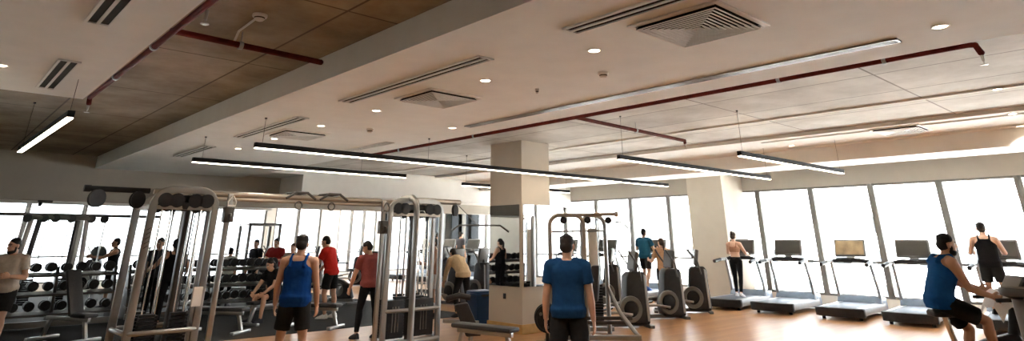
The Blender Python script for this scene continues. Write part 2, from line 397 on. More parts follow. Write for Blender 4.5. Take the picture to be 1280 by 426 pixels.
downlight((6.06, 1.14, ZS), 'round lit downlight nearest the red pipe end')
downlight((.17, 5.4, ZS), 'round lit downlight nearest in the ceiling panel')
downlight((.24, 8.2, ZS), 'round lit downlight far in the ceiling panel at the picture edge')
for (x, y, l) in ((12.56 + .35, 1.77, 'round downlight in the pale ceiling strip, inner one of two'), (14.5, 1.93, 'round downlight in the pale ceiling strip, outer one of two')):
    downlight((x, y, 3.68), l)
downlight((10.83, 1.57, ZC - .02), 'round downlight on the thin white ceiling trim')
downlight((13.9, 5.9, 3.68), 'round downlight in the pale strip beyond the white square diffuser')
def linear(a, b, z, label, hang=ZC - .003, drops=None):
    a, b = V((a[0], a[1], z)), V((b[0], b[1], z)); c = (a + b) / 2; L = (b - a).length
    t = thing('linear_pendant_light', label, 'ceiling light', c, math.atan2((b - a).y, (b - a).x), 'linear pendant lights')
    MB().bb((-L / 2, -.035, 0), (L / 2, .035, .075)).build('housing', BLACKM, t, bevel=.003, seg=1)
    MB().bb((-L / 2 + .01, -.03, -.012), (L / 2 - .01, .03, 0)).build('diffuser', LEDC, t)
    for x in (drops or (-L / 2 + .12, L / 2 - .12)):
        MB().cyl((x, 0, .07), (x, 0, hang - z), .0025, 6).lathe([(.018, hang - z - .02), (.018, hang - z)], (x, 0, 0), n=12).build('suspension_wire', DKSTEEL, t)
LZ = 3.0
linear((3.27, 11.8), (7.68, 11.8), LZ, 'shortest low linear lamp over the cable machines, lower of the parallel pair', ZS, drops=(-2.05, 1.1))
linear((3.38, 9.27), (14.0, 9.27), LZ, 'longest black linear lamp running behind the pillar', ZS, drops=(-5.2, -2.2))
linear((8.47, 6.53), (13.96, 6.53), LZ, 'linear lamp hanging between the pillar and the windows, longer of two')
linear((9.51, 4.9), (13.8, 4.9), LZ, 'linear lamp nearest the window row of treadmills')
linear((9.9, 12.6), (13.9, 12.6), LZ, 'linear lamp partly hidden behind the mirrored pillar')
linear((.9, 12.2), (.96, 8.25), LZ, 'linear lamp below the ceiling panel edge, far from the others', ZC)
# red sprinkler pipes
def pipe(name, label, runs, r=.031, clamps=(), heads=(), z=3.6, top=ZC - .003):
    t = thing(name, label, 'pipe')
    for i, run in enumerate(runs):
        m = MB().tube(run, r, 12)
        for p in run: m.ell(p, (r * 1.02,) * 3, 12, 8)
        m.build('pipe_run', RED, t)
    for p in clamps:
        p = V(p); MB().lathe([(r + .004, -.02), (r + .012, -.02), (r + .012, .02), (r + .004, .02)], p, (0, 1, 0) if p.x < 1.9 or 7 < p.x < 8 else (1, 0, 0), 14).cyl(p, (p.x, p.y, top), .006, 6).build('pipe_clamp', STEEL, t)
    for p in heads:
        p = V(p); MB().cyl(p, p - V((0, 0, .09)), .016, 10, .012).lathe([(.004, -.13), (.035, -.128), (.035, -.122), (.01, -.12)], p, n=14).cyl(p - V((0, 0, .09)), p - V((0, 0, .125)), .006, 6).build('sprinkler_head', BRONZE, t)
    return t
pipe('sprinkler_pipe', 'long dark red sprinkler pipe along the ceiling edge over the pillar',
     [[(7.48, 13.4, 3.58), (7.48, 1.22, 3.6), (7.49, 1.16, 3.585), (7.49, 1.13, 3.5)], [(7.48, 6.62, 3.6), (11.05, 6.82, 3.6), (11.05, 6.82, 3.56)]],
     clamps=[(7.48, 3.2, 3.6), (7.48, 9.2, 3.6), (7.48, 2.0, 3.6), (7.48, 11.8, 3.58), (9.3, 6.73, 3.6)], heads=[(7.49, 1.13, 3.5), (11.05, 6.82, 3.56)])
pipe('sprinkler_pipe', 'dark red sprinkler pipe on the raw concrete beside the ceiling panel',
     [[(1.35, 10.15, 3.5), (1.35, 10.2, 3.59), (1.35, -2, 3.59)], [(1.35, 6.25, 3.6), (2.9, 6.33, 3.6)]],
     clamps=[(1.35, 8.6, 3.59), (1.35, 6.9, 3.59), (2.0, 6.29, 3.6)], heads=[(1.35, 10.15, 3.5), (1.42, 5.5, 3.62)])
def detector(loc, r, label, conduit=None):
    t = thing('smoke_detector', label, 'smoke detector', loc, 0, 'smoke detectors')
    MB().lathe([(r * .75, 0), (r, 0), (r, -.022), (r * .92, -.03), (r * .8, -.03)], (0, 0, 0), n=26).build('base', WHITEP, t)
    MB().lathe([(r * .7, -.026), (r * .72, -.045), (r * .5, -.06), (r * .1, -.063)], (0, 0, 0), n=26).build('sensor_head', WHITEP, t)
    MB().lathe([(r * .735, -.03), (r * .74, -.036), (r * .735, -.042)], (0, 0, 0), n=26).build('sensor_slot', BLACK, t)
    if conduit: MB().tube(conduit, .012, 8).build('conduit', WHITEP, t)
detector((5.14, 4.1, ZS), .06, 'white smoke detector on the beige ceiling near the nearest downlight')
detector((5.16, 5.15, ZS), .025, 'tiny white ceiling sensor between smoke detector and slot vent')
detector((5.17, 9.1, ZS), .06, 'small smoke detector far along the beige ceiling')
detector((1.93, 5.66, ZC), .068, 'round white smoke detector on raw concrete with a thin conduit', [(0, 0, -.012), (.02, .6, -.012), (.02, .68, -.1)])
# spotlight on header above the racks
t = thing('header_spotlight', 'small dark fitting under the header above the far cable machine', 'light fitting', (2.2, 19.4, 2.63))
MB().bb((-.15, -.06, -.05), (.15, .06, 0)).build('mount', DKSTEEL, t, bevel=.01); MB().cyl((-.08, 0, -.05), (-.1, -.06, -.12), .04, 12).build('lamp_head', BLACK, t)

# ------------------------------------------------------------------ treadmill (faces +Y)
def treadmill(label, loc, rz, screen=SCREEN, cut=1.):
    t = thing('treadmill', label, 'treadmill', loc, rz, 'treadmills along the windows')
    W, L = .52, 2.35
    s = MB()
    for sx in (-1, 1): s.prism([(sx * .52, .1, .10), (sx * .36, .1, .10), (sx * .36, .1, .27), (sx * .50, .1, .25)], (0, L - .3, 0))
    s.bb((-.37, .12, .1), (.37, L - .2, .2)).build('deck', SILVP, t, bevel=.012)
    MB().bb((-.36, .06, .2), (.36, L - .5, .262)).build('belt', BELT, t, bevel=.02)
    rc = MB(); out = [(-.53, .16), (-.53, .05), (-.46, -.02), (-.25, -.07), (0, -.085), (.25, -.07), (.46, -.02), (.53, .05), (.53, .16)]
    rc.prism([(x, y, .07) for x, y in out], (0, 0, .19)).build('rear_cap', BLACK, t, bevel=.02)
    mc = MB().prism([(-.5, L - .62, .2), (-.5, L - .62, .28), (-.5, L - .5, .4), (-.5, L - .05, .36), (-.5, L, .2), (-.5, L, .06), (-.5, L - .62, .06)], (1., 0, 0))
    mc.build('motor_cover', LBLUE, t, bevel=.02)
    for sx in (-1, 1):
        MB().tube([(sx * .47, L - .45, .12), (sx * .47, L - .52, .6), (sx * .45, L - .72, 1.15), (sx * .44, L - .74, 1.22)], .045, 10, flat=(.07, .11, (0, 1, 0))).build('upright', SILVP, t)
        h = MB().tube([(sx * .44, L - .6, 1.2), (sx * .5, L - .95, 1.19), (sx * .52, L - 1.3, 1.15)], [.045, .042, .038], 10)
        h.build('handrail', SILVP, t); MB().tube([(sx * .505, L - 1.0, 1.186), (sx * .522, L - 1.36, 1.146)], .046, 10).build('grip', BLACK, t)
        for yy in (.2, L - .2): MB().cyl((sx * .4, yy, 0), (sx * .4, yy, .1), .04, 10).build('foot', BLACK, t)
    MB().tube([(-.44, L - .66, 1.2), (-.25, L - .78, 1.24), (.25, L - .78, 1.24), (.44, L - .66, 1.2)], .05, 10).bb((-.3, L - .78, 1.2), (.3, L - .55, 1.27)).build('dashboard', BLACK, t, bevel=.01)
    sc = MB().prism([(-.37, L - .64, 1.33), (-.37, L - .56, 1.3), (-.37, L - .42, 1.7), (-.37, L - .50, 1.74)], (.74, 0, 0)).beam((0, L - .62, 1.25), (0, L - .54, 1.4), .2, .06)
    c = sc.build('console', GREYP, t, bevel=.03)
    MB().prism([(-.33, L - .636, 1.37), (-.33, L - .628, 1.366), (-.33, L - .518, 1.69), (-.33, L - .526, 1.69)], (.66, 0, 0)).build('screen', screen, c)
    MB().tube([(-.1, L - .9, 1.2), (0, L - .92, 1.2), (.1, L - .9, 1.2)], .018, 8).build('front_grip', BLACK, t)
    return t
SCREEN_GLINT = mat('gold_glint_screen', (.36, .26, .15), .12, .5, var=.35, scale=5)  # golden reflection put into the screen's base colour
TX = 16.15
t1 = treadmill('empty treadmill between two empty ones, gold glint coloured into its console screen', (TX, 6.40, 0), -pi / 2 + R(5), SCREEN_GLINT)
t0 = treadmill('empty treadmill directly beside the one the woman walks on', (TX, 8.02, 0), -pi / 2 + R(5))
TM = []
for y, lab in ((9.38, 'treadmill with the bare-backed woman walking on it'), (4.96, 'empty treadmill just behind the cyclist in blue'), (3.25, 'treadmill under the runner in the black tank top'),
               (12.4, 'treadmill under the man in the teal shirt past the window pillar'), (14.4, 'treadmill beyond the teal-shirted runner toward the far corner'),
               (16.2, 'treadmill far along the window wall, second past the teal-shirted runner'), (17.9, 'treadmill far along the window wall, third past the teal-shirted runner'),
               (19.9, 'treadmill in the far room just past the header'), (21.8, 'treadmill in the far room, second past the header'), (23.5, 'treadmill in the far room, third past the header'), (25.2, 'treadmill in the far corner under the two distant walkers')):
    TM.append(dup(t0, lab, (TX, y, 0)))

# ------------------------------------------------------------------ elliptical trainer: side of its drive shroud faces -Y
def elliptical(label, loc, rz, tall=1.5):
    t = thing('elliptical_trainer', label, 'elliptical trainer', loc, rz, 'elliptical trainers')
    out = [(-.24, .06), (.30, .06), (.31, .2), (.27, 1.0), (.22, 1.08), (-.1, 1.08), (-.17, 1.0), (-.21, .6), (-.3, .3)]
    MB().prism([(x, -.17, z) for x, z in out], (0, .34, 0)).build('drive_shroud', BLACK, t, bevel=.04, seg=3)
    MB().prism([(x, -.178, z) for x, z in ((.235, .12), (.29, .12), (.25, 1.0), (.20, 1.03))], (0, .356, 0)).build('lit_edge', SILVP, t, bevel=.008)  # silver strip that paints the light along the shroud's right edge
    MB().lathe([(.15, -.02), (.17, .03), (.245, .03), (.255, 0), (.255, -.03)], (-.13, -.18, .36), (0, -1, 0), 36).build('flywheel_ring', GREYP, t)
    MB().lathe([(.02, 0), (.155, 0), (.155, .015), (.13, .03), (.03, .035)], (-.13, -.18, .36), (0, -1, 0), 30).build('flywheel_cover', BLACKM, t)
    for sy in (-1, 1):
        MB().tube([(-.13, sy * .24, .36 + sy * .1), (-.5, sy * .26, .36 + sy * .05), (-.95, sy * .26, .3)], .028, 8).build('pedal_arm', STEEL, t)
        MB().prism([(-.95, sy * .26 - .07, .33), (-.6, sy * .26 - .07, .38), (-.58, sy * .26 - .07, .42), (-.62, sy * .26 - .07, .4), (-.95, sy * .26 - .07, .35)], (0, .14, 0)).build('pedal', BLACK, t, bevel=.006, seg=1)
        MB().tube([(.12, sy * .22, .9), (.05, sy * .3, 1.2), (-.08, sy * .3, 1.38), (-.16, sy * .28, 1.5)], .02, 8).build('handle', DKSTEEL, t)
    MB().bb((-1.1, -.06, .02), (.3, .06, .1)).bb((-1.12, -.32, 0), (-1.02, .32, .06)).bb((.22, -.32, 0), (.32, .32, .06)).build('base_frame', GREYP, t, bevel=.01)
    MB().tube([(.08, 0, 1.0), (.04, 0, tall - .2)], .045, 10).build('mast', BLACK, t)
    c = MB().prism([(-.02, -.23, tall - .25), (.05, -.23, tall - .27), (.12, -.23, tall + .12), (.04, -.23, tall + .14)], (0, .46, 0)).build('console', DKSTEEL, t, bevel=.02)
    MB().prism([(-.026, -.19, tall - .2), (-.018, -.19, tall - .2), (.036, -.19, tall + .1), (.028, -.19, tall + .1)], (0, .38, 0)).build('screen', SCREEN, c)
    return t
e1 = elliptical('black elliptical trainer nearest the cable frame, grey ring on its drive cover', dist(792, 14.5, 0, 385), AWAY + R(12), 1.35)
dup(e1, 'black elliptical trainer beside the window pillar, second from the cable frame', dist(838, 16.0, 0, 375), AWAY + R(12))
dup(e1, 'elliptical trainer close to the window pillar, partly behind another trainer', dist(870, 17.2, 0, 350), AWAY - R(10))
dup(e1, 'elliptical trainer under the far windows behind the cable frame', dist(764, 18.5, 0, 350), AWAY - R(20))
dup(e1, 'elliptical trainer behind the beige-shirted bending person', dist(572, 19), AWAY - R(35))
dup(e1, 'elliptical trainer between the bending person and the mirrored pillar', dist(603, 20), AWAY - R(35))

# ------------------------------------------------------------------ cable crossover station: two towers joined by a beam
st = thing('cable_crossover_station', 'silver cable station of two rounded towers joined by a pull-up beam', 'gym machine', (0, 0, 0))
def stack(cx, cy, ax, parent, ztop=2.2, w=.2, zt=.8, shroud=False):
    """guide rods, plates, pulley and cable of one weight stack; ax = direction across the rods"""
    ax = V(ax); c = V((cx, cy, 0)); m = MB()
    for s in (-1, 1): q = c + ax * (s * w * .32); m.cyl(q + V((0, 0, .1)), q + V((0, 0, ztop)), .012, 8)
    m.build('guide_rods', CHROME, parent)
    p = MB(); k = int((zt - .15) / .045)
    nrm = V((-ax.y, ax.x, 0))
    rot = M.Rotation(math.atan2(ax.y, ax.x), 3, 'Z')
    for i in range(k): p.box((cx, cy, .17 + i * .045), (w, .1, .038), rot)
    p.build('weight_stack', IRON, parent, bevel=.004, seg=1)
    MB().cyl(c + V((0, 0, zt)), c + V((0, 0, ztop - .05)), .005, 6).build('cable', BLACK, parent)
    MB().lathe([(.02, -.02), (.065, -.02), (.055, 0), (.065, .02), (.02, .02)], (cx, cy, ztop - .02), nrm, 20).build('pulley', BLACK, parent)
def rquad(q, z, r):
    out = []
    for i in range(4):
        p, a, b = V(q[i] + (z,)), V(q[i - 1] + (z,)), V(q[(i + 1) % 4] + (z,))
        u, w = (a - p).normalized() * r, (b - p).normalized() * r
        out += [p + u * (1 - k) ** 2 + w * k ** 2 for k in (0, .25, .5, .75, 1)]
    return out
def tower(x0, x1, y0, y1, zt, parent, d0=0., d1=0., xm=None):
    for y, a0, a1 in ((y0, x0, x1), (y1, x0 + d0, x1 + d1)):
        MB().tube(arch(a0, a1, y, zt, .24), .05, 12, flat=(.105, .06, (0, 0, 1))).build('arch_frame', STEEL, parent)
    MB().tube(rquad([(x0 - .02, y0 - .04), (x1 + .02, y0 - .04), (x1 + d1 + .02, y1 + .04), (x0 + d0 - .02, y1 + .04)], .56, .13), .032, 10, closed=True).build('guard_ring', STEEL, parent)
    MB().tube(rquad([(x0 - .02, y0 - .04), (x1 + .02, y0 - .04), (x1 + d1 + .02, y1 + .04), (x0 + d0 - .02, y1 + .04)], .06, .13), .04, 10, closed=True).build('base_ring', STEEL, parent)
    b = MB()
    b.beam((x0 + .04, y0, 2.17), (x1 - .04, y0, 2.17), .05, .05).beam((x0 + d0 + .04, y1, 2.17), (x1 + d1 - .04, y1, 2.17), .05, .05)
    b.beam((x0, y0, 2.17), (x0 + d0, y1, 2.17), .04, .05).beam((x1, y0, 2.17), (x1 + d1, y1, 2.17), .04, .05)
    b.beam((x0 + .06, (y0 + y1) / 2, zt - .02), (x1 - .06, (y0 + y1) / 2, zt - .02), .07, .06)
    b.beam((x0 + .1, y0, 2.2), (x0 + .34, y0 + .2, zt - .04), .03, .03); b.beam((x1 - .1, y0, 2.2), (x1 - .34, y0 + .2, zt - .04), .03, .03)
    b.build('top_bars', BRONZE, parent)
    xm = xm or (x0 + x1) / 2; ym = (y0 + y1) / 2
    MB().bb((xm - .06, ym - .06, 0), (xm + .06, ym + .06, zt)).build('centre_post', DKSTEEL, parent, bevel=.01)
    xm = (x0 + x1) / 2
    stack(xm - .2, y0 + .12, (1, 0, 0), parent); stack(xm + .2, y0 + .12, (1, 0, 0), parent)
    stack(xm + d0 * .7 - .18, y1 - .12, (1, 0, 0), parent); stack(xm + d1 * .7 + .22, y1 - .12, (1, 0, 0), parent)
    for x, y in ((x0 + .1, y0 + .3), (x1 - .08, y0 + .36), (xm - .02 + d0 * .5, y1 - .3)):
        stack(x, y, (0, 1, 0), parent, 2.15, .18, .75)
    MB().beam((x0 + .12, y0 + .1, 2.3), (x1 - .12, y0 + .1, 2.3), .12, .1).beam((xm, y0 - .03, 2.18), (xm, y1, 2.3), .1, .12).build('pulley_housing', BLACK, parent, bevel=.02)
    for x in (x0 + .14, x0 + .3, x1 - .3, x1 - .14):
        MB().lathe([(.02, -.025), (.1, -.025), (.085, 0), (.1, .025), (.02, .025)], (x, y0 - .02, 2.27), (0, 1, 0), 22).build('pulley', BLACK, parent)
tower(2.42, 3.27, 10.2, 10.92, 2.42, st, -.04, .16, 3.02)
tower(6.36, 7.52, 10.2, 10.95, 2.42, st, .42, .35, 7.15)
BY = 10.45
MB().cyl((1.65, BY, 2.4), (2.4, BY, 2.4), .038, 14).cyl((1.58, BY, 2.4), (1.66, BY, 2.4), .046, 14).build('beam_end', BLACK, st)
MB().cyl((3.1, BY, 2.4), (6.3, BY, 2.4), .042, 14).cyl((3.1, BY, 2.33), (6.3, BY, 2.33), .03, 12).build('crossover_beam', BRONZE, st)
MB().cyl((7.4, BY - .2, 2.43), (8.0, BY - .2, 2.43), .05, 14).cyl((6.9, BY - .2, 2.43), (7.4, BY - .2, 2.43), .055, 14).build('beam_end', BRONZE, st)
for x, y, r in ((1.75, BY - .05, .12), (2.25, BY - .05, .115), (7.85, BY - .25, .11)):
    MB().lathe([(.02, -.025), (r, -.025), (r * .9, 0), (r, .025), (.02, .025)], (x, y, 2.27), (-.5, 1, 0), 26).build('pulley', BLACK, st)
for x in (4.65, 5.25):                                                     # pull-up grips on the beam
    g = MB(); h = .26
    for y in (BY - .18, BY + .18): g.tube([(x - h, y, 2.37), (x - .1, y, 2.47), (x + .1, y, 2.47), (x + h, y, 2.37)], .02, 8)
    g.cyl((x - .1, BY - .2, 2.47), (x - .1, BY + .2, 2.47), .018, 8).cyl((x + .1, BY - .2, 2.47), (x + .1, BY + .2, 2.47), .018, 8)
    g.build('pull_up_grip', DKSTEEL, st); MB().tube(arc((x, BY - .1, 2.27), .06, 0, 2 * pi, 16, (1, 0, 0), (0, 0, 1))[:-1], .012, 6, closed=True).build('hook_ring', DKSTEEL, st)
for x in (3.49, 6.24):                                                # adjustable pulley columns
    y = BY - .2
    MB().beam((x, y, .04), (x, y, 2.4), .075, .05, (0, 1, 0)).build('pulley_column', STEEL, st, bevel=.006)
    MB().bb((x - .16, y - .12, 0), (x + .16, y + .3, .05)).build('column_foot', STEEL, st, bevel=.01)
    zc = 2.1 if x < 5 else 1.95
    MB().bb((x - .07, y - .08, zc - .12), (x + .07, y + .06, zc + .1)).lathe([(.01, -.02), (.06, -.02), (.06, .02), (.01, .02)], (x, y - .1, zc - .05), (1, 0, 0), 16).build('pulley_carriage', DKSTEEL, st, bevel=.01)
    g = MB().tube([(x - .01, y - .1, 2.36), (x - .06, y - .1, 2.28), (x - .055, y - .1, 2.22), (x + .055, y - .1, 2.22), (x + .06, y - .1, 2.28), (x + .01, y - .1, 2.36)], .014, 8)
    g.build('stirrup_handle', WHITEP if x < 5 else GREYP, st)
# front face plates over the legs
lm = MB()
for k in range(5): lm.beam((2.395, 10.155, 1.62 + .06 * k), (2.445, 10.155, 1.655 + .06 * k), .006, .02, (0, 1, 0))
lm.build('logo_mark', BLACK, st)
MB().bb((3.15, 10.13, .85), (3.27, 10.165, 1.1)).build('instruction_plate', WHITEP, st)
# right tower: wide middle arch, shrouded stacks, lat bar and seat
MB().tube([(6.72, 9.88, .05), (6.72, 9.88, 1.2), (6.72, 9.88, 2.2), (6.73, 9.93, 2.38), (6.76, 10.1, 2.46), (6.85, 10.6, 2.46)], .06, 12, flat=(.12, .07, (1, 0, 0))).build('front_arch', STEEL, st)
for x0, x1 in ((6.42, 6.8), (6.98, 7.44)):
    sh = MB().bb((x0, 10.22, .12), (x1, 10.5, .72)).build('stack_shroud', BLACK, st, bevel=.015)
    m = MB()
    for k in range(3): m.bb(((x0 + x1) / 2 - .06 + .06 * k - .008, 10.205, .22), ((x0 + x1) / 2 - .06 + .06 * k + .008, 10.219, .62))
    m.build('stripe_mark', GREYP, sh)
lb = MB().tube([(7.25, 9.5, 1.88), (7.42, 9.5, 1.98), (7.95, 9.5, 1.985), (8.3, 9.35, 1.985), (8.48, 9.3, 1.87)], .016, 8).cyl((7.86, 9.5, 1.99), (7.86, 10.2, 2.42), .006, 6).build('lat_bar', DKSTEEL, st)
MB().prism([(7.55, 9.75, .62), (7.75, 9.6, .66), (8.05, 9.55, .1), (7.85, 9.75, .08)], (.1, .14, 0)).build('seat_pad', PAD, st, bevel=.03)
MB().beam((7.5, 10.0, .35), (8.1, 9.7, .3), .06, .06).beam((7.95, 9.75, .02), (7.95, 9.75, .34), .06, .06).build('seat_frame', STEEL, st, bevel=.006)
MB().tube([(7.5, 9.9, .72), (7.62, 9.7, .78), (7.8, 9.6, .74)], .05, 10).build('thigh_roller', PAD, st)

# far cable machine beyond the header
fc = thing('cable_machine', 'dark cable crossover machine in front of the far windows', 'gym machine', (2.75, 20.6, 0), 0)
for x in (-.75, .75):
    MB().tube([(x * .95, -.25, 0), (x * .9, -.1, 1.2), (x * .8, 0, 2.3)], .05, 8, flat=(.12, .09, (0, 1, 0))).build('upright', STEEL, fc); MB().tube([(x * .6, .35, 0), (x * .6, .2, 1.2), (x * .55, .1, 2.3)], .05, 8, flat=(.12, .09, (0, 1, 0))).build('upright', DKSTEEL, fc)
    MB().cyl((x * .6, 0, .3), (x * .55, 0, 2.2), .012, 8).cyl((x * .35, 0, .3), (x * .32, 0, 2.2), .012, 8).build('guide_rods', DKSTEEL, fc)
    w = MB()
    for i in range(12): w.bb((x * .48 - .12, -.07, .2 + .05 * i), (x * .48 + .12, .07, .242 + .05 * i))
    w.build('weight_stack', IRON, fc)
MB().cyl((-2.0, 0, 2.33), (2.4, 0, 2.33), .04, 10).build('crossbar', DKSTEEL, fc)
MB().bb((-.75, -.1, 2.2), (.75, .1, 2.3)).build('top_frame', DKSTEEL, fc, bevel=.02)
for x in (-1.9, -.7, -.35, -.1, .25, .7, 1.0):
    MB().lathe([(.02, -.03), (.1, -.03), (.085, 0), (.1, .03), (.02, .03)], (x, -.08, 2.24), (.3, 1, 0), 18).build('pulley', BLACK, fc)
for x in (-1.95, 1.05, 2.2): MB().cyl((x, 0, .1), (x, 0, 2.3), .02, 8).build('side_post', STEEL, fc)
# second far machine seen between the windows
fr = thing('power_rack', 'dark power rack frame in front of the far windows beside red-shirted person', 'gym machine', (10.2, 26.0, 0), 0)
for x in (-.6, .6):
    for y in (-.5, .5): MB().bb((x - .05, y - .05, 0), (x + .05, y + .05, 2.3)).build('upright', DKSTEEL, fr, bevel=.006)
MB().bb((-.65, -.55, 2.22), (.65, -.45, 2.32)).bb((-.65, .45, 2.22), (.65, .55, 2.32)).bb((-.65, -.5, 2.22), (-.55, .5, 2.3)).bb((.55, -.5, 2.22), (.65, .5, 2.3)).build('top_frame', DKSTEEL, fr, bevel=.006)
MB().cyl((-1.05, -.58, 1.35), (1.05, -.58, 1.35), .016, 10).build('barbell', CHROME, fr)

# ------------------------------------------------------------------ smith frame right of the pillar
sm = thing('functional_trainer', 'silver twin-arch training frame right of the mirrored pillar', 'gym machine', dist(723, 13.3), AWAY)
for x0, x1, y in ((-.58, .12, 0), (.1, .58, .25)):
    MB().tube(arch(x0, x1, y, 2.2, .2), .045, 10).build('arch_frame', BRONZE if x0 < 0 else STEEL, sm)
MB().cyl((-.35, 0, 2.2), (.78, 0, 2.22), .035, 10).ell((.8, 0, 2.22), (.05, .05, .06), 12, 8).build('top_bar', BRONZE, sm)
MB().beam((-.55, .05, 1.88), (.55, .05, 1.9), .05, .04).build('crossbar', STEEL, sm)
MB().beam((-.55, .1, .9), (.1, .1, .9), .04, .04).build('crossbar', STEEL, sm)
MB().tube([(.56, .1, .85), (.72, -.3, .42), (.98, -.7, .06)], .04, 10).build('diagonal_strut', STEEL, sm)
MB().tube([(-.58, .1, .4), (-.5, -.4, .06)], .035, 8).build('diagonal_strut', STEEL, sm)
MB().bb((-.62, -.75, .02), (1.02, -.67, .1)).bb((-.62, .4, .02), (.7, .48, .1)).bb((-.6, -.7, .02), (-.52, .45, .1)).bb((.0, -.7, .02), (.08, .45, .1)).build('base_frame', STEEL, sm, bevel=.01)
MB().bb((-.3, -.3, .3), (.95, -.24, .36)).bb((-.3, -.1, .2), (.9, -.02, .26)).build('lower_rail', DKSTEEL, sm, bevel=.006)
for x in (-.16, .34):
    w = MB()
    for i in range(14): w.bb((x - .11, .05, .2 + .05 * i), (x + .11, .2, .243 + .05 * i))
    w.build('weight_stack', IRON, sm); MB().cyl((x - .06, .12, .2), (x - .06, .12, 2.1), .012, 8).cyl((x + .06, .12, .2), (x + .06, .12, 2.1), .012, 8).build('guide_rods', CHROME, sm)
MB().bb((.22, .1, .5), (.4, .3, 1.95)).build('white_column', WHITEP, sm, bevel=.02)
MB().tube([(.72, -.05, 2.05), (.85, -.1, 2.07), (.98, -.12, 1.98), (1.02, -.12, 1.92)], .018, 8).build('curl_handle', DKSTEEL, sm)
for x in (-.3, .2, .62): MB().lathe([(.015, -.02), (.07, -.02), (.06, 0), (.07, .02), (.015, .02)], (x, -.06, 2.1), (0, 1, 0), 18).build('pulley', BLACK, sm)
MB().prism([(.15, -.15, .55), (.3, -.2, .6), (.38, -.2, 1.25), (.22, -.12, 1.25)], (.06, .2, 0)).build('back_pad', PAD, sm, bevel=.03)

# plate stand + plates
ps = thing('plate_stand', 'small black plate stand at the foot of the mirrored pillar', 'plate stand', dist(682, 12.25), AWAY)
MB().bb((-.2, -.06, 0), (.2, .06, .05)).bb((-.04, -.2, 0), (.04, .3, .05)).bb((-.03, -.03, .05), (.03, .03, .75)).build('stand', DKSTEEL, ps, bevel=.006)
MB().cyl((0, -.14, .42), (0, .14, .42), .024, 10).build('peg', CHROME, ps)
def plate(label, loc, rz, r=.23):
    t = thing('weight_plate', label, 'weight plate', loc, rz, 'weight plates on the stand')
    m = MB().lathe([(.03, -.025), (r * .35, -.03), (r * .4, -.015), (r * .8, -.015), (r * .86, -.03), (r, -.028), (r, .028), (r * .86, .03), (r * .8, .015), (r * .4, .015), (r * .35, .03), (.03, .025)], (0, 0, 0), (0, 1, 0), 36)
    m.build('disc', IRON, t)
    g = MB()
    for a in range(3): g.lathe([(.0, 0), (.03, .002), (.03, .003)], (r * .6 * cos(a * 2.09 + .5), -.0165, r * .6 * sin(a * 2.09 + .5)), (0, -1, 0), 14)
    g.build('grip_hole_rim', GREYP, t); return t
PR = M.Rotation(AWAY, 3, 'Z'); PB = ps.location
pl = plate('black round weight plate hung on the stand, front one', PB + PR @ V((0, -.1, .42)), AWAY)
dup(pl, 'black round weight plate hung on the stand, rear one', PB + PR @ V((0, .1, .42)), AWAY)

# ------------------------------------------------------------------ dumbbell racks and dumbbells
def db_mesh():
    d = MB().cyl((0, -.07, 0), (0, .07, 0), .017, 8).mesh('handle'); d.materials.append(CHROME)
    h = MB(); h.lathe([(.02, 0), (.095, .004), (.106, .02), (.106, .085), (.095, .1), (.03, .104)], (0, 0, 0), (0, 1, 0), 12); hm = h.mesh('weight_head'); hm.materials.append(IRON)
    return d, hm
DBH, DBW = db_mesh()
def dumbbell(loc, label, group, s, rz):
    o = link('dumbbell', DBH, None, loc, rz); tag(o, label, 'dumbbell', group); o.scale = (s, 1, s)
    for sy in (-1, 1):
        c = link('weight_head', DBW, o, (0, sy * .06, 0)); c.rotation_euler = (0, 0, 0 if sy > 0 else pi)
def rack(x0, x1, y, label, gl, zs=(.34, .71, 1.08)):
    t = thing('dumbbell_rack', label, 'dumbbell rack', ((x0 + x1) / 2, y, 0)); L = (x1 - x0) / 2
    for s in (-1, 0, 1):
        MB().prism([(s * (L - .05) - .03, -.32, 0), (s * (L - .05) - .03, .32, 0), (s * (L - .05) - .03, .32, 1.12), (s * (L - .05) - .03, .22, 1.17), (s * (L - .05) - .03, -.32, .12)], (.06, 0, 0)).build('side_frame', DKSTEEL, t, bevel=.008)
    for k, z in enumerate(zs):
        yy = -.2 + .19 * k
        MB().prism([(-L, yy - .15, z - .08), (-L, yy + .15, z - .03), (-L, yy + .15, z - .08), (-L, yy - .15, z - .12)], (2 * L, 0, 0)).build('shelf', DKSTEEL, t, bevel=.004, seg=1)
    MB().bb((-L, -.38, .02), (L, -.3, .14)).build('front_rail', GREYP, t, bevel=.01)
    tier = ('bottom', 'middle', 'top')
    for k, z in enumerate(zs):
        m = int((L - .35) / .213) + 1; yy = -.2 + .19 * k
        for i in range(2 * m):
            xx = (-1 if i < m else 1) * (.145 + (L - .35) * (i % m) / (m - 1))
            s = .98 - .16 * ((i * 7 + k * 3) % 5) / 5
            dumbbell(((x0 + x1) / 2 + xx, y + yy, z - .02 + .108 * s), 'black dumbbell on the %s tier of the %s' % (tier[k], gl), 'dumbbells on the %s tier of the %s' % (tier[k], gl), s, random.uniform(-.06, .06))
rack(1.4, 3.75, 17.55, 'three-tier dark dumbbell rack behind the man in the pale shirt', 'rack behind the pale-shirted man')
rack(4.0, 7.7, 17.75, 'long three-tier dumbbell rack behind the rounded cable tower', 'rack behind the cable tower')

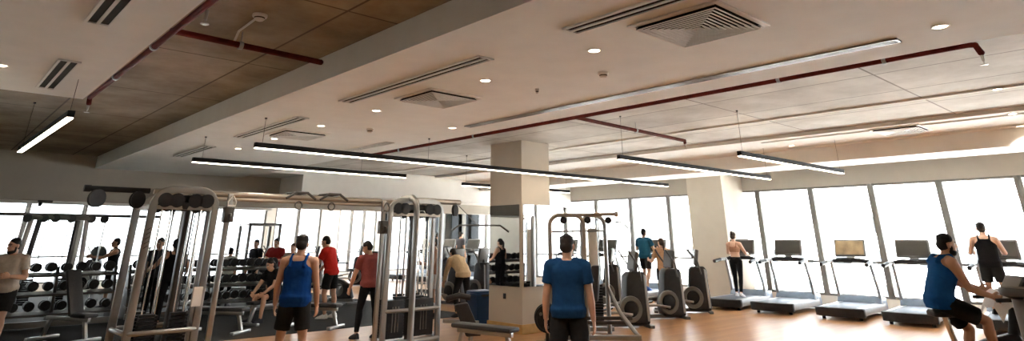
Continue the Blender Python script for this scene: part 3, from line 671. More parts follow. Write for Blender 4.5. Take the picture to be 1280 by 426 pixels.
# ------------------------------------------------------------------ benches
def bench(label, loc, rz, incline=None):
    t = thing('weight_bench', label, 'weight bench', loc, rz, 'weight benches')
    if incline is None: MB().bb((-.14, -.6, .40), (.14, .6, .47)).build('pad', PAD, t, bevel=.03)
    else:
        MB().bb((-.14, -.6, .40), (.14, -.2, .47)).build('seat_pad', PAD, t, bevel=.03)
        a = R(incline); MB().prism([(-.14, -.17, .41), (-.14, -.17 + .85 * cos(a), .41 + .85 * sin(a)), (-.14, -.17 + .85 * cos(a) - .07 * sin(a), .41 + .85 * sin(a) + .07 * cos(a)), (-.14, -.17 - .07 * sin(a), .41 + .07 * cos(a))], (.28, 0, 0)).build('back_pad', PAD, t, bevel=.025)
    MB().bb((-.03, -.55, .33), (.03, .55, .4)).build('spine', STEEL, t, bevel=.006)
    for s in (-1, 1):
        MB().beam((0, s * .45, .35), (0, s * .55, .06), .06, .06).bb((-.3, s * .55 - .04, 0), (.3, s * .55 + .04, .06)).build('leg', STEEL, t, bevel=.008)
    return t
b0 = bench('black bench with silver legs in front of the dumbbell rack, beside the tall cable post', dist(287, 13.6), AWAY + R(80))
dup(b0, 'black bench with silver legs beside the red-shirted man', dist(402, 14.4), AWAY + R(75))
dup(b0, 'low black bench on the wood floor beside the second cable tower', (7.05, 8.3, 0), R(11))
bench('incline bench with pale legs in front of the rack beside the rounded tower', dist(108, 12.6), AWAY + R(70), 65)

# ------------------------------------------------------------------ blue bin
bn = thing('trash_bin', 'blue waste bin beside the mirrored pillar', 'bin', (9.33, 11.12, 0), R(-5))
MB().loft([[V((sx * w, sy * w * .8, z)) for sx, sy in ((-1, -1), (1, -1), (1, 1), (-1, 1))] for w, z in ((.19, 0), (.235, .62), (.25, .62), (.25, .66), (.22, .66))]).build('body', BINBLUE, bn, bevel=.015)
MB().bb((-.245, -.2, .655), (.245, .2, .71)).build('lid', BINBLUE, bn, bevel=.025); MB().bb((-.12, -.206, .6), (.12, -.196, .64)).build('handle_slot', BLACK, bn)

BIKES = []
# ------------------------------------------------------------------ exercise bikes
def bike(label, loc, rz):
    t = thing('exercise_bike', label, 'exercise bike', loc, rz, 'exercise bikes')
    MB().prism([(-.09, -.35, .15), (-.09, -.2, .5), (-.09, .1, .62), (-.09, .45, .7), (-.09, .55, .5), (-.09, .5, .2), (-.09, .3, .1)], (.18, 0, 0)).build('drive_shroud', BLACK, t, bevel=.05, seg=3)
    MB().lathe([(.05, 0), (.16, 0), (.17, .015), (.12, .025), (.04, .025)], (.095, .12, .36), (1, 0, 0), 28).lathe([(.05, 0), (.16, 0), (.17, .015), (.12, .025), (.04, .025)], (-.095, .12, .36), (-1, 0, 0), 28).build('crank_cover', GREYP, t)
    MB().cyl((0, -.22, .4), (0, -.3, .86), .035, 12).build('seat_post', CHROME, t)
    MB().loft([[V((x * w, y, z)) for x, z in ((-1, .86), (-1, .91), (-.5, .935), (.5, .935), (1, .91), (1, .86))] for w, y in ((.1, -.46), (.14, -.4), (.13, -.28), (.06, -.16), (.03, -.06))]).build('saddle', PAD, t, bevel=.01)
    MB().tube([(0, .42, .6), (0, .52, 1.0), (0, .56, 1.12)], [.07, .055, .05], 12).build('mast', BLACK, t)
    MB().tube([(-.24, .2, 1.06), (-.25, .42, 1.07), (-.16, .56, 1.05), (.16, .56, 1.05), (.25, .42, 1.07), (.24, .2, 1.06)], .022, 10).build('handlebar', BLACK, t)
    c = MB().prism([(-.2, .46, 1.1), (-.2, .56, 1.06), (-.2, .7, 1.3), (-.2, .62, 1.33)], (.4, 0, 0)).build('console', BLACK, t, bevel=.025)
    MB().prism([(-.16, .478, 1.135), (-.16, .486, 1.13), (-.16, .61, 1.3), (-.16, .602, 1.305)], (.32, 0, 0)).build('screen', SCREEN, c)
    for s in (-1, 1):
        MB().beam((s * .1, .12, .36), (s * .14, .12 + s * .12, .36 - s * .13), .025, .045).build('crank', STEEL, t)
        MB().bb((s * .2 - .06, .12 + s * .12 - .05, .36 - s * .13 - .015), (s * .2 + .06, .12 + s * .12 + .05, .36 - s * .13 + .015)).build('pedal', BLACK, t, bevel=.005)
    MB().bb((-.28, -.42, 0), (.28, -.34, .07)).bb((-.28, .5, 0), (.28, .6, .07)).bb((-.05, -.4, .05), (.05, .55, .14)).build('base_frame', GREYP, t, bevel=.012)
    return t

for d_, x_, y_, a_, l_ in ((19.5, 432, 345, 60, 'black exercise bike between the red-shirted men, on the rubber floor'), (23, 470, 335, 20, 'distant exercise bike left of the second cable tower')):
    BIKES.append((d_, x_, y_, a_, l_))
for d_, x_, a_, l_ in ((23, 556, -30, 'distant elliptical trainer behind the lat bar'), (26.5, 448, 20, 'distant elliptical trainer under the far window pair'), (24.5, 330, 10, 'distant elliptical trainer behind the red-shirted pair'), (25, 395, 10, 'distant elliptical trainer at the far wall pier'), (23, 115, 15, 'distant elliptical trainer beside the far cable machine'), (23, 180, 15, 'distant elliptical trainer behind the man with the ball')):
    dup(e1, l_, dist(x_, d_, 0, 330), AWAY + R(a_))
# ------------------------------------------------------------------ people
def melt(mb, name, mats, parent, voxel, smooth=4, bump=0.):
    """fuse overlapping closed shapes into one continuous surface"""
    me = mb.mesh(name + '_src'); o = bpy.data.objects.new('src', me); C.objects.link(o)
    r = o.modifiers.new('r', 'REMESH'); r.mode = 'VOXEL'; r.voxel_size = voxel
    s = o.modifiers.new('s', 'SMOOTH'); s.factor = .5; s.iterations = smooth
    if bump:
        tx = bpy.data.textures.new('folds', 'CLOUDS'); tx.noise_scale = .09
        d = o.modifiers.new('d', 'DISPLACE'); d.texture = tx; d.strength = bump; d.mid_level = .5
    dg = bpy.context.evaluated_depsgraph_get(); ev = o.evaluated_get(dg)
    nm = bpy.data.meshes.new_from_object(ev); nm.name = name
    bpy.data.objects.remove(o); bpy.data.meshes.remove(me)
    nm.materials.clear()
    for m in mats: nm.materials.append(m)
    nm.polygons.foreach_set('use_smooth', [True] * len(nm.polygons)); nm.polygons.foreach_set('material_index', [0] * len(nm.polygons))
    return link(name, nm, parent)
SKINS = {k: mat('skin_' + k, c, .5, var=.06, scale=9) for k, c in dict(light=(.62, .38, .27), tan=(.50, .28, .18), brown=(.34, .18, .11)).items()}
HAIR = {k: mat('hair_' + k, c, .6, var=.3, scale=60, bump=.3) for k, c in dict(black=(.015, .012, .01), brown=(.06, .035, .02)).items()}
CLOTH = {}
def cloth(c):
    if c not in CLOTH: CLOTH[c] = mat('fabric_%d' % len(CLOTH), c, .9, var=.08, scale=25, bump=.1, spec=.1)
    return CLOTH[c]
TORSO = [(-.07, .135, .10, 0), (-.02, .168, .118, -.005), (.04, .170, .120, -.008), (.11, .155, .108, 0), (.18, .147, .102, .004), (.26, .160, .112, .006), (.34, .175, .122, .004), (.41, .178, .118, -.002), (.455, .158, .10, -.008), (.49, .11, .078, -.012), (.515, .065, .062, -.010)]
def person(label, loc, rz, h=1.76, lean=0., side=0., turn=0., look=(0, 0), al=((-.16, .02, -1), (-.05, .22, -1)), ar=((.16, .02, -1), (.05, .22, -1)),
           ll=((-.06, .03, -1), (0, -.06, -1)), lr=((.06, .03, -1), (0, -.06, -1)), top=('tee', (.1, .1, .1)), bottom=('shorts', (.02, .02, .02)), shoe=(.03, .03, .035),
           hair='black', style='short', beard=False, skin='tan', slim=1., pelvis=None, fine=False, group=None, curl=.5, thing_z=0.):
    s = h / 1.72; vx = .008 if fine else .012
    root = thing('person', label, 'person', loc, rz, group)
    turn = R(turn)
    def frames():
        """spine frames: (point, right, fwd, up) at height t above the hips"""
        out = []; p = V((0, 0, 0)); prev = 0
        for t in [i * .02 - .08 for i in range(31)]:
            k = min(1, max(0, (t + .02) / .25)); k = k * k * (3 - 2 * k)
            a = R(lean) * k; b = R(side) * k; w = turn * k
            rot = M.Rotation(w, 3, 'Z') @ M.Rotation(b, 3, 'Y') @ M.Rotation(-a, 3, 'X')
            if t > 0: p = p + rot @ V((0, 0, .02))
            q = p + V((0, 0, t)) if t <= 0 else p.copy()
            out.append((t, q, rot))
        return out
    FR = frames()
    def fr(t):
        i = min(range(len(FR)), key=lambda k: abs(FR[k][0] - t)); t0, p, rot = FR[i]
        return p + rot @ V((0, 0, t - t0)), rot
    def ring(t, hw, hd, f, n=18, e=.82):
        p, rot = fr(t); o = []
        for j in range(n):
            a = 2 * pi * j / n; cx, sy = cos(a), sin(a)
            o.append((p + rot @ V((math.copysign(abs(cx) ** e, cx) * hw * slim, math.copysign(abs(sy) ** e, sy) * hd + f, 0))) * s)
        return o
    def joint(t, x, f=0): p, rot = fr(t); return p + rot @ V((x, f, 0))
    # skeleton in unit-height metres, hips at the origin
    shl = {}; el = {}; wr = {}; hip = {}; kn = {}; an = {}
    for sx, arm, leg in ((-1, al, ll), (1, ar, lr)):
        shl[sx] = joint(.445, sx * .185 * (.5 + .5 * slim), -.008); u, f = V(arm[0]).normalized(), V(arm[1]).normalized()
        el[sx] = shl[sx] + u * .29; wr[sx] = el[sx] + f * .25
        hip[sx] = V((sx * .088, 0, -.01)); a, b = V(leg[0]).normalized(), V(leg[1]).normalized()
        kn[sx] = hip[sx] + a * .43; an[sx] = kn[sx] + b * .42
    base = min(an[-1].z, an[1].z) - .085
    off = V((0, 0, -base)) if pelvis is None else V((0, 0, pelvis / s))
    O = off * s
    def T(p): return p * s + O
    def sh(r): return [q + O for q in r]
    body = MB()
    body.loft([sh(ring(*r)) for r in TORSO])
    nb, nr = fr(.49); up = nr @ V((0, 0, 1))
    hr = M.Rotation(R(look[0]), 3, 'Z') @ M.Rotation(turn * .6, 3, 'Z') @ M.Rotation(-R(lean * .35 + look[1]), 3, 'X') @ M.Rotation(R(side * .5), 3, 'Y')
    hc = nb + up * .075 + hr @ V((0, .02, .09))            # head centre
    body.tube([T(nb - up * .04), T(nb + up * .05), T(hc + hr @ V((0, -.015, -.03)))], [.062 * s, .055 * s, .055 * s], 14)
    def HP(x, y, z): return T(hc + hr @ V((x, y, z)))
    body.ell(HP(0, -.008, .025), (.077 * s, .097 * s, .095 * s), 22, 14, hr); body.ell(HP(0, .022, -.04), (.060 * s, .074 * s, .078 * s), 20, 12, hr)
    body.ell(HP(0, .055, -.085), (.034 * s, .036 * s, .030 * s), 14, 8, hr)
    body.tube([HP(0, .088, .02), HP(0, .108, -.012), HP(0, .112, -.028)], [.009 * s, .014 * s, .016 * s], 10)
    body.ell(HP(0, .083, .032), (.052 * s, .016 * s, .012 * s), 14, 8, hr); body.ell(HP(0, .089, -.058), (.026 * s, .012 * s, .012 * s), 12, 8, hr)
    for sx in (-1, 1): body.ell(HP(sx * .078, -.008, -.005), (.012 * s, .022 * s, .034 * s), 12, 8, hr)
    for sx in (-1, 1):
        d = (el[sx] - shl[sx]).normalized()
        body.tube([T(joint(.475, sx * .05, -.01)), T(joint(.465, sx * .12, -.01)), T(shl[sx])], [.058 * s, .06 * s, .064 * s], 14)
        body.ell(T(shl[sx]), (.066 * s,) * 3, 14, 9)
        body.tube([T(shl[sx]), T(shl[sx] + d * .09), T(shl[sx] + d * .16), T(el[sx])], [.062 * s, .056 * s, .051 * s, .041 * s], 14)
        f = (wr[sx] - el[sx]).normalized(); body.ell(T(el[sx]), (.042 * s,) * 3, 12, 8)
        body.tube([T(el[sx]), T(el[sx] + f * .07), T(el[sx] + f * .16), T(wr[sx])], [.041 * s, .044 * s, .036 * s, .028 * s], 14)
        # hand: palm, four fingers and a thumb from the palm's side
        inn = V((-sx, .25, 0)); n = (inn - f * inn.dot(f)).normalized(); sd = f.cross(n).normalized()
        if sd.dot(V((0, 1, .3))) < 0: sd = -sd                                  # towards the thumb side
        pal = [[T(wr[sx] + f * a + sd * (cos(q) * w) + n * (sin(q) * th)) for q in [2 * pi * j / 12 for j in range(12)]] for a, w, th in ((-.02, .026, .02), (.02, .034, .017), (.06, .042, .016), (.09, .042, .013))]
        body.loft(pal)
        for k, L in enumerate((.062, .075, .085, .078)):
            o = -.036 + .024 * k; p = wr[sx] + f * .082 + sd * o; fan = sd * ((k - 1.5) * .07); g = 0; pts = [T(p)]
            for q in range(3):
                g += curl * (.35 + .4 * q); dd = (f * cos(g) + n * sin(g) + fan).normalized(); p = p + dd * (L / 3 * (1.2 - .2 * q)); pts.append(T(p))
            body.tube(pts, [.0105 * s, .0098 * s, .009 * s, .0078 * s], 8)
        p = wr[sx] + f * .02 + sd * .03; body.tube([T(p), T(p + (f * .6 + sd * .7 + n * .2).normalized() * .04), T(p + (f * .6 + sd * .7 + n * .2).normalized() * .04 + (f + n * .45).normalized() * .045)], [.015 * s, .0125 * s, .0095 * s], 8)
        a = (kn[sx] - hip[sx]).normalized(); b = (an[sx] - kn[sx]).normalized(); back = V((0, -1, 0)); back = (back - b * back.dot(b)).normalized()
        body.tube([T(hip[sx] - a * .03), T(hip[sx] + a * .08), T(hip[sx] + a * .24), T(kn[sx])], [.092 * s, .09 * s, .073 * s, .055 * s], 16)
        body.ell(T(kn[sx]), (.055 * s,) * 3, 14, 9)
        body.tube([T(kn[sx]), T(kn[sx] + b * .12 + back * .012), T(kn[sx] + b * .28), T(an[sx])], [.054 * s, .058 * s, .043 * s, .036 * s], 14)
        fd = V((0, 1, 0)); fd = (fd - b * fd.dot(b) * .9).normalized(); fd = V((sx * .12, fd.y, fd.z)).normalized()
        body.tube([T(an[sx] + V((0, 0, -.03)) - fd * .03), T(an[sx] + fd * .08 - V((0, 0, .05))), T(an[sx] + fd * .16 - V((0, 0, .06)))], [.036 * s, .034 * s, .026 * s], 12)
        sl = MB(); so = T(an[sx] - V((0, 0, .085))); rt = fd.cross(V((0, 0, 1))).normalized(); uz = rt.cross(fd).normalized(); rr = []
        for y, w, z0, z1 in ((-.075, .018, .012, .06), (-.065, .034, .0, .095), (-.02, .04, 0, .11), (.05, .044, 0, .09), (.12, .05, 0, .07), (.17, .044, .005, .055), (.20, .024, .012, .04)):
            rr.append([so + (fd * y + rt * (w * cx) + uz * z) * s for cx, z in ((-.9, z0), (-1, z0 + .02), (-.75, z1 * .8), (-.3, z1), (.3, z1), (.75, z1 * .8), (1, z0 + .02), (.9, z0))])
        sl.loft(rr); sl.build('shoe', cloth(shoe), root)
    bo = melt(body, 'body', [SKINS[skin], EYEW, EYED, LIP, HAIR[hair]], root, vx * s if fine else .011, 3)
    # face markings on the continuous surface
    marks = [(HP(sx * .031, .088, .012), .0125 * s, 1) for sx in (-1, 1)] + [(HP(sx * .031, .094, .012), .008 * s, 2) for sx in (-1, 1)] + [(HP(0, .098, -.058), .017 * s, 3)] + [(HP(sx * (.02 + .011 * k), .09 - .003 * k, .034), .008 * s, 4) for sx in (-1, 1) for k in range(3)]
    fwd = hr @ V((0, 1, 0))
    for p in bo.data.polygons:
        c = p.center
        if (c - T(hc)).length > .2 * s: continue
        for q, r, i in marks:
            w = c - q; w = w - fwd * w.dot(fwd) * .6
            if w.length < r: p.material_index = i
    # hair
    hm = MB()
    if style != 'bald':
        hm.ell(HP(0, -.015, .052), (.082 * s, .090 * s, .085 * s), 20, 12, hr); hm.ell(HP(0, -.045, .0), (.075 * s, .07 * s, .075 * s), 18, 10, hr)
        if fine:
            for i in range(26):
                a = i * 2.4; q = .05 + .03 * ((i * 5) % 7) / 7; hm.ell(HP(cos(a) * q * .85, -.022 + sin(a) * q * .9, .122 - q * .35), (.018 * s, .02 * s, .012 * s), 8, 6, hr)
        if style == 'bun': hm.ell(HP(0, -.10, .11), (.042 * s,) * 3, 14, 9)
        if style == 'tail': hm.tube([HP(0, -.1, .06), HP(0, -.15, .0), HP(0, -.15, -.1), HP(0, -.14, -.2)], [.03 * s, .035 * s, .03 * s, .01 * s], 10)
        if style == 'long': hm.tube([HP(0, -.06, 0), HP(0, -.085, -.1), HP(0, -.09, -.2)], [.075 * s, .065 * s, .03 * s], 12)
        melt(hm, 'hair', [HAIR[hair]], root, .009, 2)
    if beard:
        bm_ = MB(); bm_.ell(HP(0, .024, -.078), (.063 * s, .073 * s, .043 * s), 18, 10, hr); bm_.ell(HP(0, .054, -.096), (.036 * s, .038 * s, .027 * s), 12, 8, hr)
        for sx in (-1, 1): bm_.ell(HP(sx * .066, .012, -.035), (.012 * s, .02 * s, .04 * s), 10, 8, hr)
        melt(bm_, 'beard', [HAIR[hair]], root, .008, 2)
    # clothes
    kind, col = top; tm = MB(); e = .012 if kind in ('bra', 'crop') else .02
    lo = dict(tee=-.06, tank=-.08, long=-.05, bra=.24, crop=.16)[kind]
    rs = []
    for t in [lo + i * .03 for i in range(40)]:
        if t > (.52 if kind in ('tee', 'long') else .495): break
        for i in range(len(TORSO) - 1):
            if TORSO[i][0] <= t <= TORSO[i + 1][0]:
                k = (t - TORSO[i][0]) / (TORSO[i + 1][0] - TORSO[i][0]); hw, hd, fo = (TORSO[i][j] + (TORSO[i + 1][j] - TORSO[i][j]) * k for j in (1, 2, 3)); break
        else: hw, hd, fo = TORSO[0][1:]
        if kind in ('tee', 'tank', 'long'): hw = max(hw, .158) if t < .3 else hw; hd = max(hd, .112) if t < .3 else hd
        if kind in ('tee', 'long') and t > .44: hw = max(hw, .082); hd = max(hd, .07)
        if kind in ('tank', 'bra') and t > .33: hw = max(hw - (t - .33) * .5, .088 if kind == 'tank' else 0); hd = max(hd, .088) if kind == 'tank' else hd
        if kind == 'tank' and t > .488 or kind == 'bra' and t > .40: continue
        ee = e + (.012 if t < .05 and kind != 'bra' else 0)
        rs.append(sh(ring(t, hw + ee / max(slim, .6), hd + ee, fo)))
    tm.loft(rs)
    for sx in (-1, 1):
        if kind in ('tank', 'bra'):
            tm.tube([T(joint(.38, sx * .088, .105)), T(joint(.46, sx * .095, .075)), T(joint(.515, sx * .098, -.0)), T(joint(.47, sx * .095, -.085)), T(joint(.38, sx * .09, -.115))], [.026 * s] * 5, 8, flat=((.085 if kind == 'tank' else .04) * s, .034 * s, (1, 0, 0)))
        else:
            d = (el[sx] - shl[sx]).normalized(); f = (wr[sx] - el[sx]).normalized()
            tm.tube([T(joint(.475, sx * .05, -.01)), T(joint(.465, sx * .12, -.01)), T(shl[sx])], [.072 * s, .074 * s, .08 * s], 14); tm.ell(T(shl[sx]), (.081 * s,) * 3, 14, 9)
            if kind == 'long': tm.tube([T(shl[sx]), T(el[sx]), T(el[sx] + f * .22)], [.078 * s, .056 * s, .04 * s], 14); tm.ell(T(el[sx]), (.056 * s,) * 3, 12, 8)
            else: tm.tube([T(shl[sx]), T(shl[sx] + d * .175)], [.078 * s, .071 * s], 14)
    melt(tm, 'shirt' if kind != 'tank' else 'tank_top', [cloth(col)], root, .011, 3, .012 if kind != 'bra' else 0)
    kind, col = bottom; pm = MB(); tight = kind == 'leggings'; e = .009 if tight else .018
    pm.loft([sh(ring(t, hw + e, hd + e, f)) for t, hw, hd, f in TORSO if -.08 <= t <= .12])
    for sx in (-1, 1):
        a = (kn[sx] - hip[sx]).normalized(); b = (an[sx] - kn[sx]).normalized(); back = V((0, -1, 0)); back = (back - b * back.dot(b)).normalized()
        if kind == 'shorts': pm.tube([T(hip[sx] - a * .03), T(hip[sx] + a * .1), T(hip[sx] + a * .34)], [.108 * s, .108 * s, .098 * s], 16)
        else:
            g = .008 if tight else .02
            pm.tube([T(hip[sx] - a * .03), T(hip[sx] + a * .08), T(hip[sx] + a * .24), T(kn[sx])], [(r + g) * s for r in (.092, .09, .073, .055)], 16); pm.ell(T(kn[sx]), ((.055 + g) * s,) * 3, 12, 8)
            pm.tube([T(kn[sx]), T(kn[sx] + b * .12 + back * .01), T(kn[sx] + b * .28), T(an[sx] - b * .03)], [(r + g) * s for r in (.054, .057, .044, .037)], 14)
    melt(pm, dict(shorts='shorts', leggings='leggings', trousers='trousers')[kind], [cloth(col)], root, .011, 3, .0 if tight else .01)
    root['pz'] = O.z
    return root
BLK = (.012, .012, .014); BLUE = (.006, .05, .22); NAVY = (.010, .045, .12); TEAL = (.015, .08, .14); WHT = (.7, .69, .66)
# near figures
person('man in bright blue tank top and black shorts seen from behind', dist(378, 9.1), AWAY + R(4), 1.80, top=('tank', BLUE), skin='tan', fine=True, look=(3, 6),
       al=((-.24, .10, -1), (-.12, .38, -1)), ar=((.2, .1, -1), (.05, .3, -1)), ll=((-.12, 0, -1), (-.03, -.04, -1)), lr=((.12, 0, -1), (.03, -.04, -1)))
person('man in dark blue T-shirt and black shorts seen from behind, nearest the pillar', dist(708, 7.7), AWAY - R(8), 1.79, top=('tee', NAVY), skin='tan', fine=True, look=(-10, 2),
       al=((-.2, .02, -1), (-.05, .2, -1)), ar=((.2, -.02, -1), (.1, .12, -1)), ll=((-.1, 0, -1), (0, -.03, -1)), lr=((.1, 0, -1), (0, -.03, -1)))
person('bearded man in pale grey T-shirt and black shorts holding his hands together', dist(22, 11.4), AWAY + R(194), 1.77, top=('tee', (.50, .44, .38)), skin='tan', fine=True, beard=True, look=(-28, 8),
       al=((-.30, .10, -1), (.65, .9, .1)), ar=((.30, .10, -1), (-.65, .9, .1)), ll=((-.05, .25, -1), (0, -.1, -1)), lr=((.05, -.15, -1), (0, -.45, -1)), shoe=(.6, .58, .55))
# cyclist on the bike
bk_rz = AWAY - R(97); bd = V((-sin(bk_rz), cos(bk_rz), 0)); bp = dist(1155, 8.35) + bd * .34
k0 = bike('black exercise bike ridden by the man in the blue tank top', bp, bk_rz)
for d_, x_, y_, a_, l_ in BIKES: dup(k0, l_, dist(x_, d_, 0, y_), AWAY + R(a_))
person('bearded cyclist in blue tank top and black shorts leaning on the handlebars', bp - bd * .31, bk_rz, 1.80, pelvis=1.03, lean=24, top=('tank', (.010, .085, .28)), skin='tan', fine=True, beard=True, look=(0, -6),
       al=((-.06, .62, -.8), (.05, .95, -.25)), ar=((.12, .36, -.95), (-.1, .92, -.32)), ll=((-.1, .72, -.68), (0, -.18, -1)), lr=((.1, .9, -.42), (0, .06, -1)), curl=.9)
tw = thing('towel', 'white towel draped over the handlebar of the ridden bike', 'towel', bp + bd * .40 + V((0, 0, 1.10)), bk_rz)
tg = []
for i in range(9):
    rowp = []
    for j in range(9):
        u, v = i / 8 - .5, j / 8 - .5; rr_ = max(abs(u), abs(v)) * 2
        rowp.append(V((u * .46, v * .36, .075 - .02 * rr_ - .33 * max(0, abs(u) - .26) * 2 - .30 * max(0, abs(v) - .2) * 2 + .012 * sin(9 * u + 3 * v))))
    tg.append(rowp)
tv = [p for r in tg for p in r]; tv2 = [p + V((0, 0, .008)) for p in tv]; fs = []
for i in range(8):
    for j in range(8):
        a = i * 9 + j; fs += [(a, a + 9, a + 10, a + 1), (81 + a, 81 + a + 1, 81 + a + 10, 81 + a + 9)]
edge = [j for j in range(9)] + [9 * i + 8 for i in range(1, 9)] + [72 + j for j in range(7, -1, -1)] + [9 * i for i in range(7, 0, -1)]
fs += [(edge[i], edge[(i + 1) % 32], 81 + edge[(i + 1) % 32], 81 + edge[i]) for i in range(32)]
MB().add(tv + tv2, fs).build('cloth', TOWEL, tw)
# console tower of the next machine, cut by the picture edge
kt = thing('exercise_machine', 'grey column and oval tray of a machine cut off beside the cyclist', 'gym machine', dist(1278, 6.6, 0, 362), AWAY - R(30))
MB().tube([(.05, .1, 0), (0, 0, .8), (-.02, -.02, 1.2)], [.13, .105, .09], 20).build('column', GREYP, kt)
MB().lathe([(.10, 1.2), (.17, 1.23), (.18, 1.27), (.17, 1.3), (.15, 1.29), (.02, 1.285)], (-.02, -.02, 0), n=30).build('tray', DKSTEEL, kt)
MB().bb((-.3, -.25, 0), (.3, .35, .09)).build('base', BLACK, kt, bevel=.03); MB().tube([(.1, .1, 1.2), (.2, .25, 1.35), (.15, .45, 1.45)], .03, 10).build('handle', BLACK, kt)
# walkers and runners
Z = V((0, 0, .262))
def on_tread(i, dy=0.): return V((TX + 1.0, i.location.y + .02 + dy, .265))
person('woman walking on a treadmill, bare back, black leggings', on_tread(TM[0], -.05), -pi / 2 + R(8), 1.66, slim=.84, top=('bra', (.42, .22, .14)), bottom=('leggings', BLK), hair='brown', style='bun', skin='light',
       al=((-.3, .5, -.8), (.1, .9, -.1)), ar=((.3, .5, -.8), (-.1, .9, -.1)), ll=((-.05, .22, -1), (0, -.05, -1)), lr=((.05, -.15, -1), (0, -.3, -1)), shoe=(.6, .58, .6))
person('man in black tank top and black shorts on the treadmill behind the bike', on_tread(TM[2], .2), -pi / 2 + R(10), 1.82, top=('tank', BLK), skin='light',
       al=((-.35, .35, -.85), (.1, .9, .0)), ar=((.35, .35, -.85), (-.1, .9, .0)), ll=((-.08, .15, -1), (0, -.1, -1)), lr=((.08, -.05, -1), (0, -.2, -1)))
person('man in teal T-shirt and black shorts running on a far treadmill by the window pillar', on_tread(TM[3], .0), -pi / 2 + R(8), 1.80, top=('tee', TEAL), skin='tan',
       al=((-.35, .25, -.9), (.1, .8, .1)), ar=((.35, .25, -.9), (-.1, .8, .1)), ll=((-.06, .3, -1), (0, -.1, -1)), lr=((.06, -.1, -1), (0, -.4, -1)), shoe=(.05, .12, .4))
person('small walker in pale top on a distant treadmill, in front of his companion', on_tread(TM[9]), -pi / 2, 1.72, top=('tee', (.55, .45, .3)), style='short')
person('dark-haired walker in dark top on a distant treadmill in the far corner', on_tread(TM[8]), -pi / 2, 1.74, top=('tee', (.08, .08, .09)), style='short')
person('person in tan top and black leggings standing between the two elliptical trainers', dist(826, 18.3), AWAY + R(15), 1.76, slim=.86, top=('tee', (.50, .30, .17)), bottom=('leggings', BLK), hair='brown', style='tail', skin='light',
       al=((-.3, .4, -.9), (.1, .9, .1)), ar=((.25, .3, -.9), (-.1, .8, .2)))
# mid figures on the rubber floor
person('man in dusty red T-shirt and black trousers stepping beside the second cable tower', dist(467, 12.9), AWAY + R(40), 1.72, lean=8, side=-4, top=('tee', (.27, .075, .07)), bottom=('leggings', BLK), skin='tan', look=(35, 18),
       al=((-.28, .25, -.95), (-.1, .35, -.9)), ar=((.2, .15, -1), (.05, .35, -.9)), ll=((-.18, .10, -1), (-.12, -.1, -1)), lr=((.1, -.05, -1), (.02, -.12, -1)))
person('man in bright red T-shirt and black shorts leaning forward, side on', dist(418, 16.0), AWAY + R(78), 1.84, lean=20, top=('tee', (.50, .025, .018)), skin='tan', look=(0, 8),
       al=((-.12, .4, -.9), (0, .7, -.6)), ar=((.12, .4, -.9), (0, .7, -.6)), ll=((-.06, .15, -1), (0, -.15, -1)), lr=((.06, -.1, -1), (0, -.15, -1)), shoe=WHT)
person('person in dark red shirt facing the room behind the dumbbell rack', dist(347, 19.2), AWAY + R(170), 1.76, top=('tee', (.24, .02, .018)), skin='brown', look=(0, 10), al=((-.35, .2, -.9), (.4, .8, .1)), ar=((.35, .2, -.9), (-.4, .8, .1)))
person('person in black clothes beside the dark-red-shirted person behind the rack', dist(322, 20.0), AWAY + R(150), 1.72, top=('tee', BLK), bottom=('trousers', BLK), skin='brown', look=(20, 8))
person('person with brown hair seen over the shoulder of the man in the blue tank top', dist(368, 17.6), AWAY + R(175), 1.62, top=('tee', (.55, .47, .40)), bottom=('leggings', BLK), hair='brown', style='short', skin='light', slim=.9)
person('person in black sitting on a bench with bare forearms and bare calves', dist(352, 15.2), AWAY + R(150), 1.68, pelvis=.60, lean=22, top=('tee', BLK), bottom=('shorts', BLK), skin='tan', look=(0, 16), style='long',
       al=((-.2, .5, -.85), (.3, .75, -.6)), ar=((.2, .5, -.85), (-.3, .75, -.6)), ll=((-.15, 1, -.12), (0, .05, -1)), lr=((.15, 1, -.12), (0, .05, -1)))
dup(b0, 'black bench under the seated person in black', dist(350, 15.2, 0) + V((0, 0, .0)), AWAY + R(150))
person('woman in white top with dark pinned hair, back turned, behind the rack', dist(291, 18.7), AWAY + R(5), 1.5, slim=.88, top=('tee', WHT), bottom=('leggings', BLK), style='bun', skin='light')
person('man in black tank top holding a ball out in front of the far windows', dist(147, 18.2), AWAY + R(120), 1.76, top=('tank', BLK), skin='brown', al=((-.1, .8, -.5), (.05, 1, .1)), ar=((.1, .8, -.5), (-.05, 1, .1)))
person('person in black tank top with ponytail lifting weights behind the rounded tower', dist(222, 14.6), AWAY + R(35), 1.74, top=('tank', BLK), bottom=('leggings', BLK), style='tail', skin='tan', slim=.92,
       al=((-.6, .3, -.8), (-.2, .8, -.2)), ar=((.5, .2, -.9), (.1, .7, -.3)))
person('person in dark top facing the ponytailed lifter behind the rounded tower', dist(202, 15.6), AWAY + R(170), 1.76, top=('tee', (.03, .03, .035)), bottom=('trousers', BLK), skin='brown')
person('person in beige top and black shorts bending over among the machines', dist(580, 16.2), AWAY + R(42), 1.72, lean=52, top=('long', (.58, .44, .28)), bottom=('leggings', BLK), skin='tan', look=(0, 10),
       al=((-.1, .45, -1), (0, .4, -1)), ar=((.1, .45, -1), (0, .4, -1)), ll=((-.1, .3, -1), (0, -.25, -1)), lr=((.1, -.05, -1), (0, -.3, -1)))
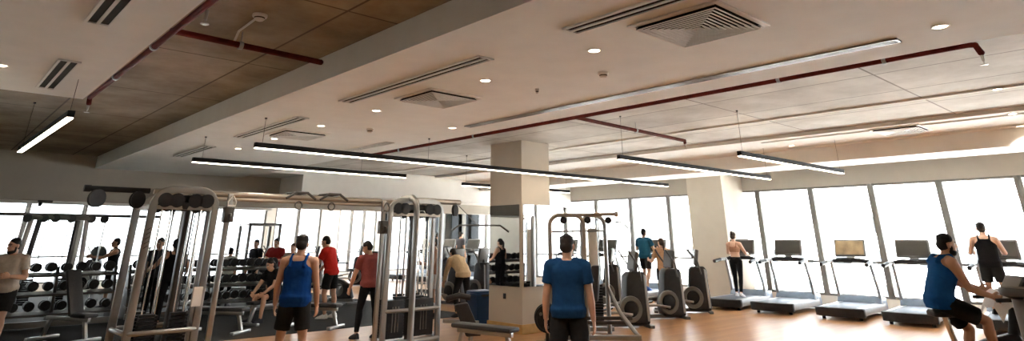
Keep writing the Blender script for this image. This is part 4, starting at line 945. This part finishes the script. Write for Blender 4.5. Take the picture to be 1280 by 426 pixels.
person('person with bare brown arms standing behind the lat bar of the second tower', dist(543, 16.4), AWAY + R(110), 1.76, top=('tank', (.28, .14, .09)), bottom=('shorts', (.45, .43, .42)), skin='brown', al=((-.2, .3, -.9), (.1, .8, .1)), ar=((.2, .3, -.9), (-.1, .8, .1)))
mb = thing('medicine_ball', 'dark green-grey ball held out in front of the far windows', 'ball', dist(127, 18.1, 1.38))
MB().ell((0, 0, 0), (.19, .19, .19), 26, 16).build('shell', mat('ball_rubber', (.05, .055, .05), .6), mb); MB().tube(arc((0, 0, 0), .191, 0, 2 * pi, 28, (1, 0, 0), (0, .5, .86))[:-1], .006, 6, closed=True).build('seam', BLACK, mb)

# ------------------------------------------------------------------ light
w = bpy.data.worlds.new('sky'); SC.world = w; w.use_nodes = True
bg = w.node_tree.nodes['Background']; bg.inputs['Color'].default_value = (.93, .98, 1.04, 1); bg.inputs['Strength'].default_value = 1.7
def spot(loc, e, ang, col=(1, .92, .82)):
    l = bpy.data.lights.new('downlight_beam', 'SPOT'); l.energy = e; l.spot_size = R(ang); l.spot_blend = .6; l.color = col; l.shadow_soft_size = .06
    o = bpy.data.objects.new('downlight_beam', l); C.objects.link(o); o.location = loc
for x, y, z in [(4.42, y, ZS) for y in (3.62, 5.25, 7.65, 9.36, 11.2, 13.0)] + [(6.1, 8.07, ZS), (6.06, 1.14, ZS), (12.91, 1.77, 3.68), (14.5, 1.93, 3.68), (13.9, 5.9, 3.68)]: spot((x, y, z - .03), 25, 110)
sun = bpy.data.lights.new('sun', 'SUN'); sun.energy = 20; sun.angle = R(1); sun.color = (1, .99, .97)
so = bpy.data.objects.new('sun', sun); C.objects.link(so); so.rotation_euler = V((.45, .15, -1)).to_track_quat('-Z', 'Y').to_euler()
SC.view_settings.view_transform = 'Standard'; SC.view_settings.look = 'None'; SC.view_settings.gamma = 1; SC.view_settings.use_curve_mapping = False
SC.view_settings.exposure = 2.3
SC.cycles.use_denoising = True
SC.cycles.max_bounces = 10; SC.cycles.diffuse_bounces = 6; SC.cycles.transparent_max_bounces = 16
SC.cycles.sample_clamp_indirect = 8
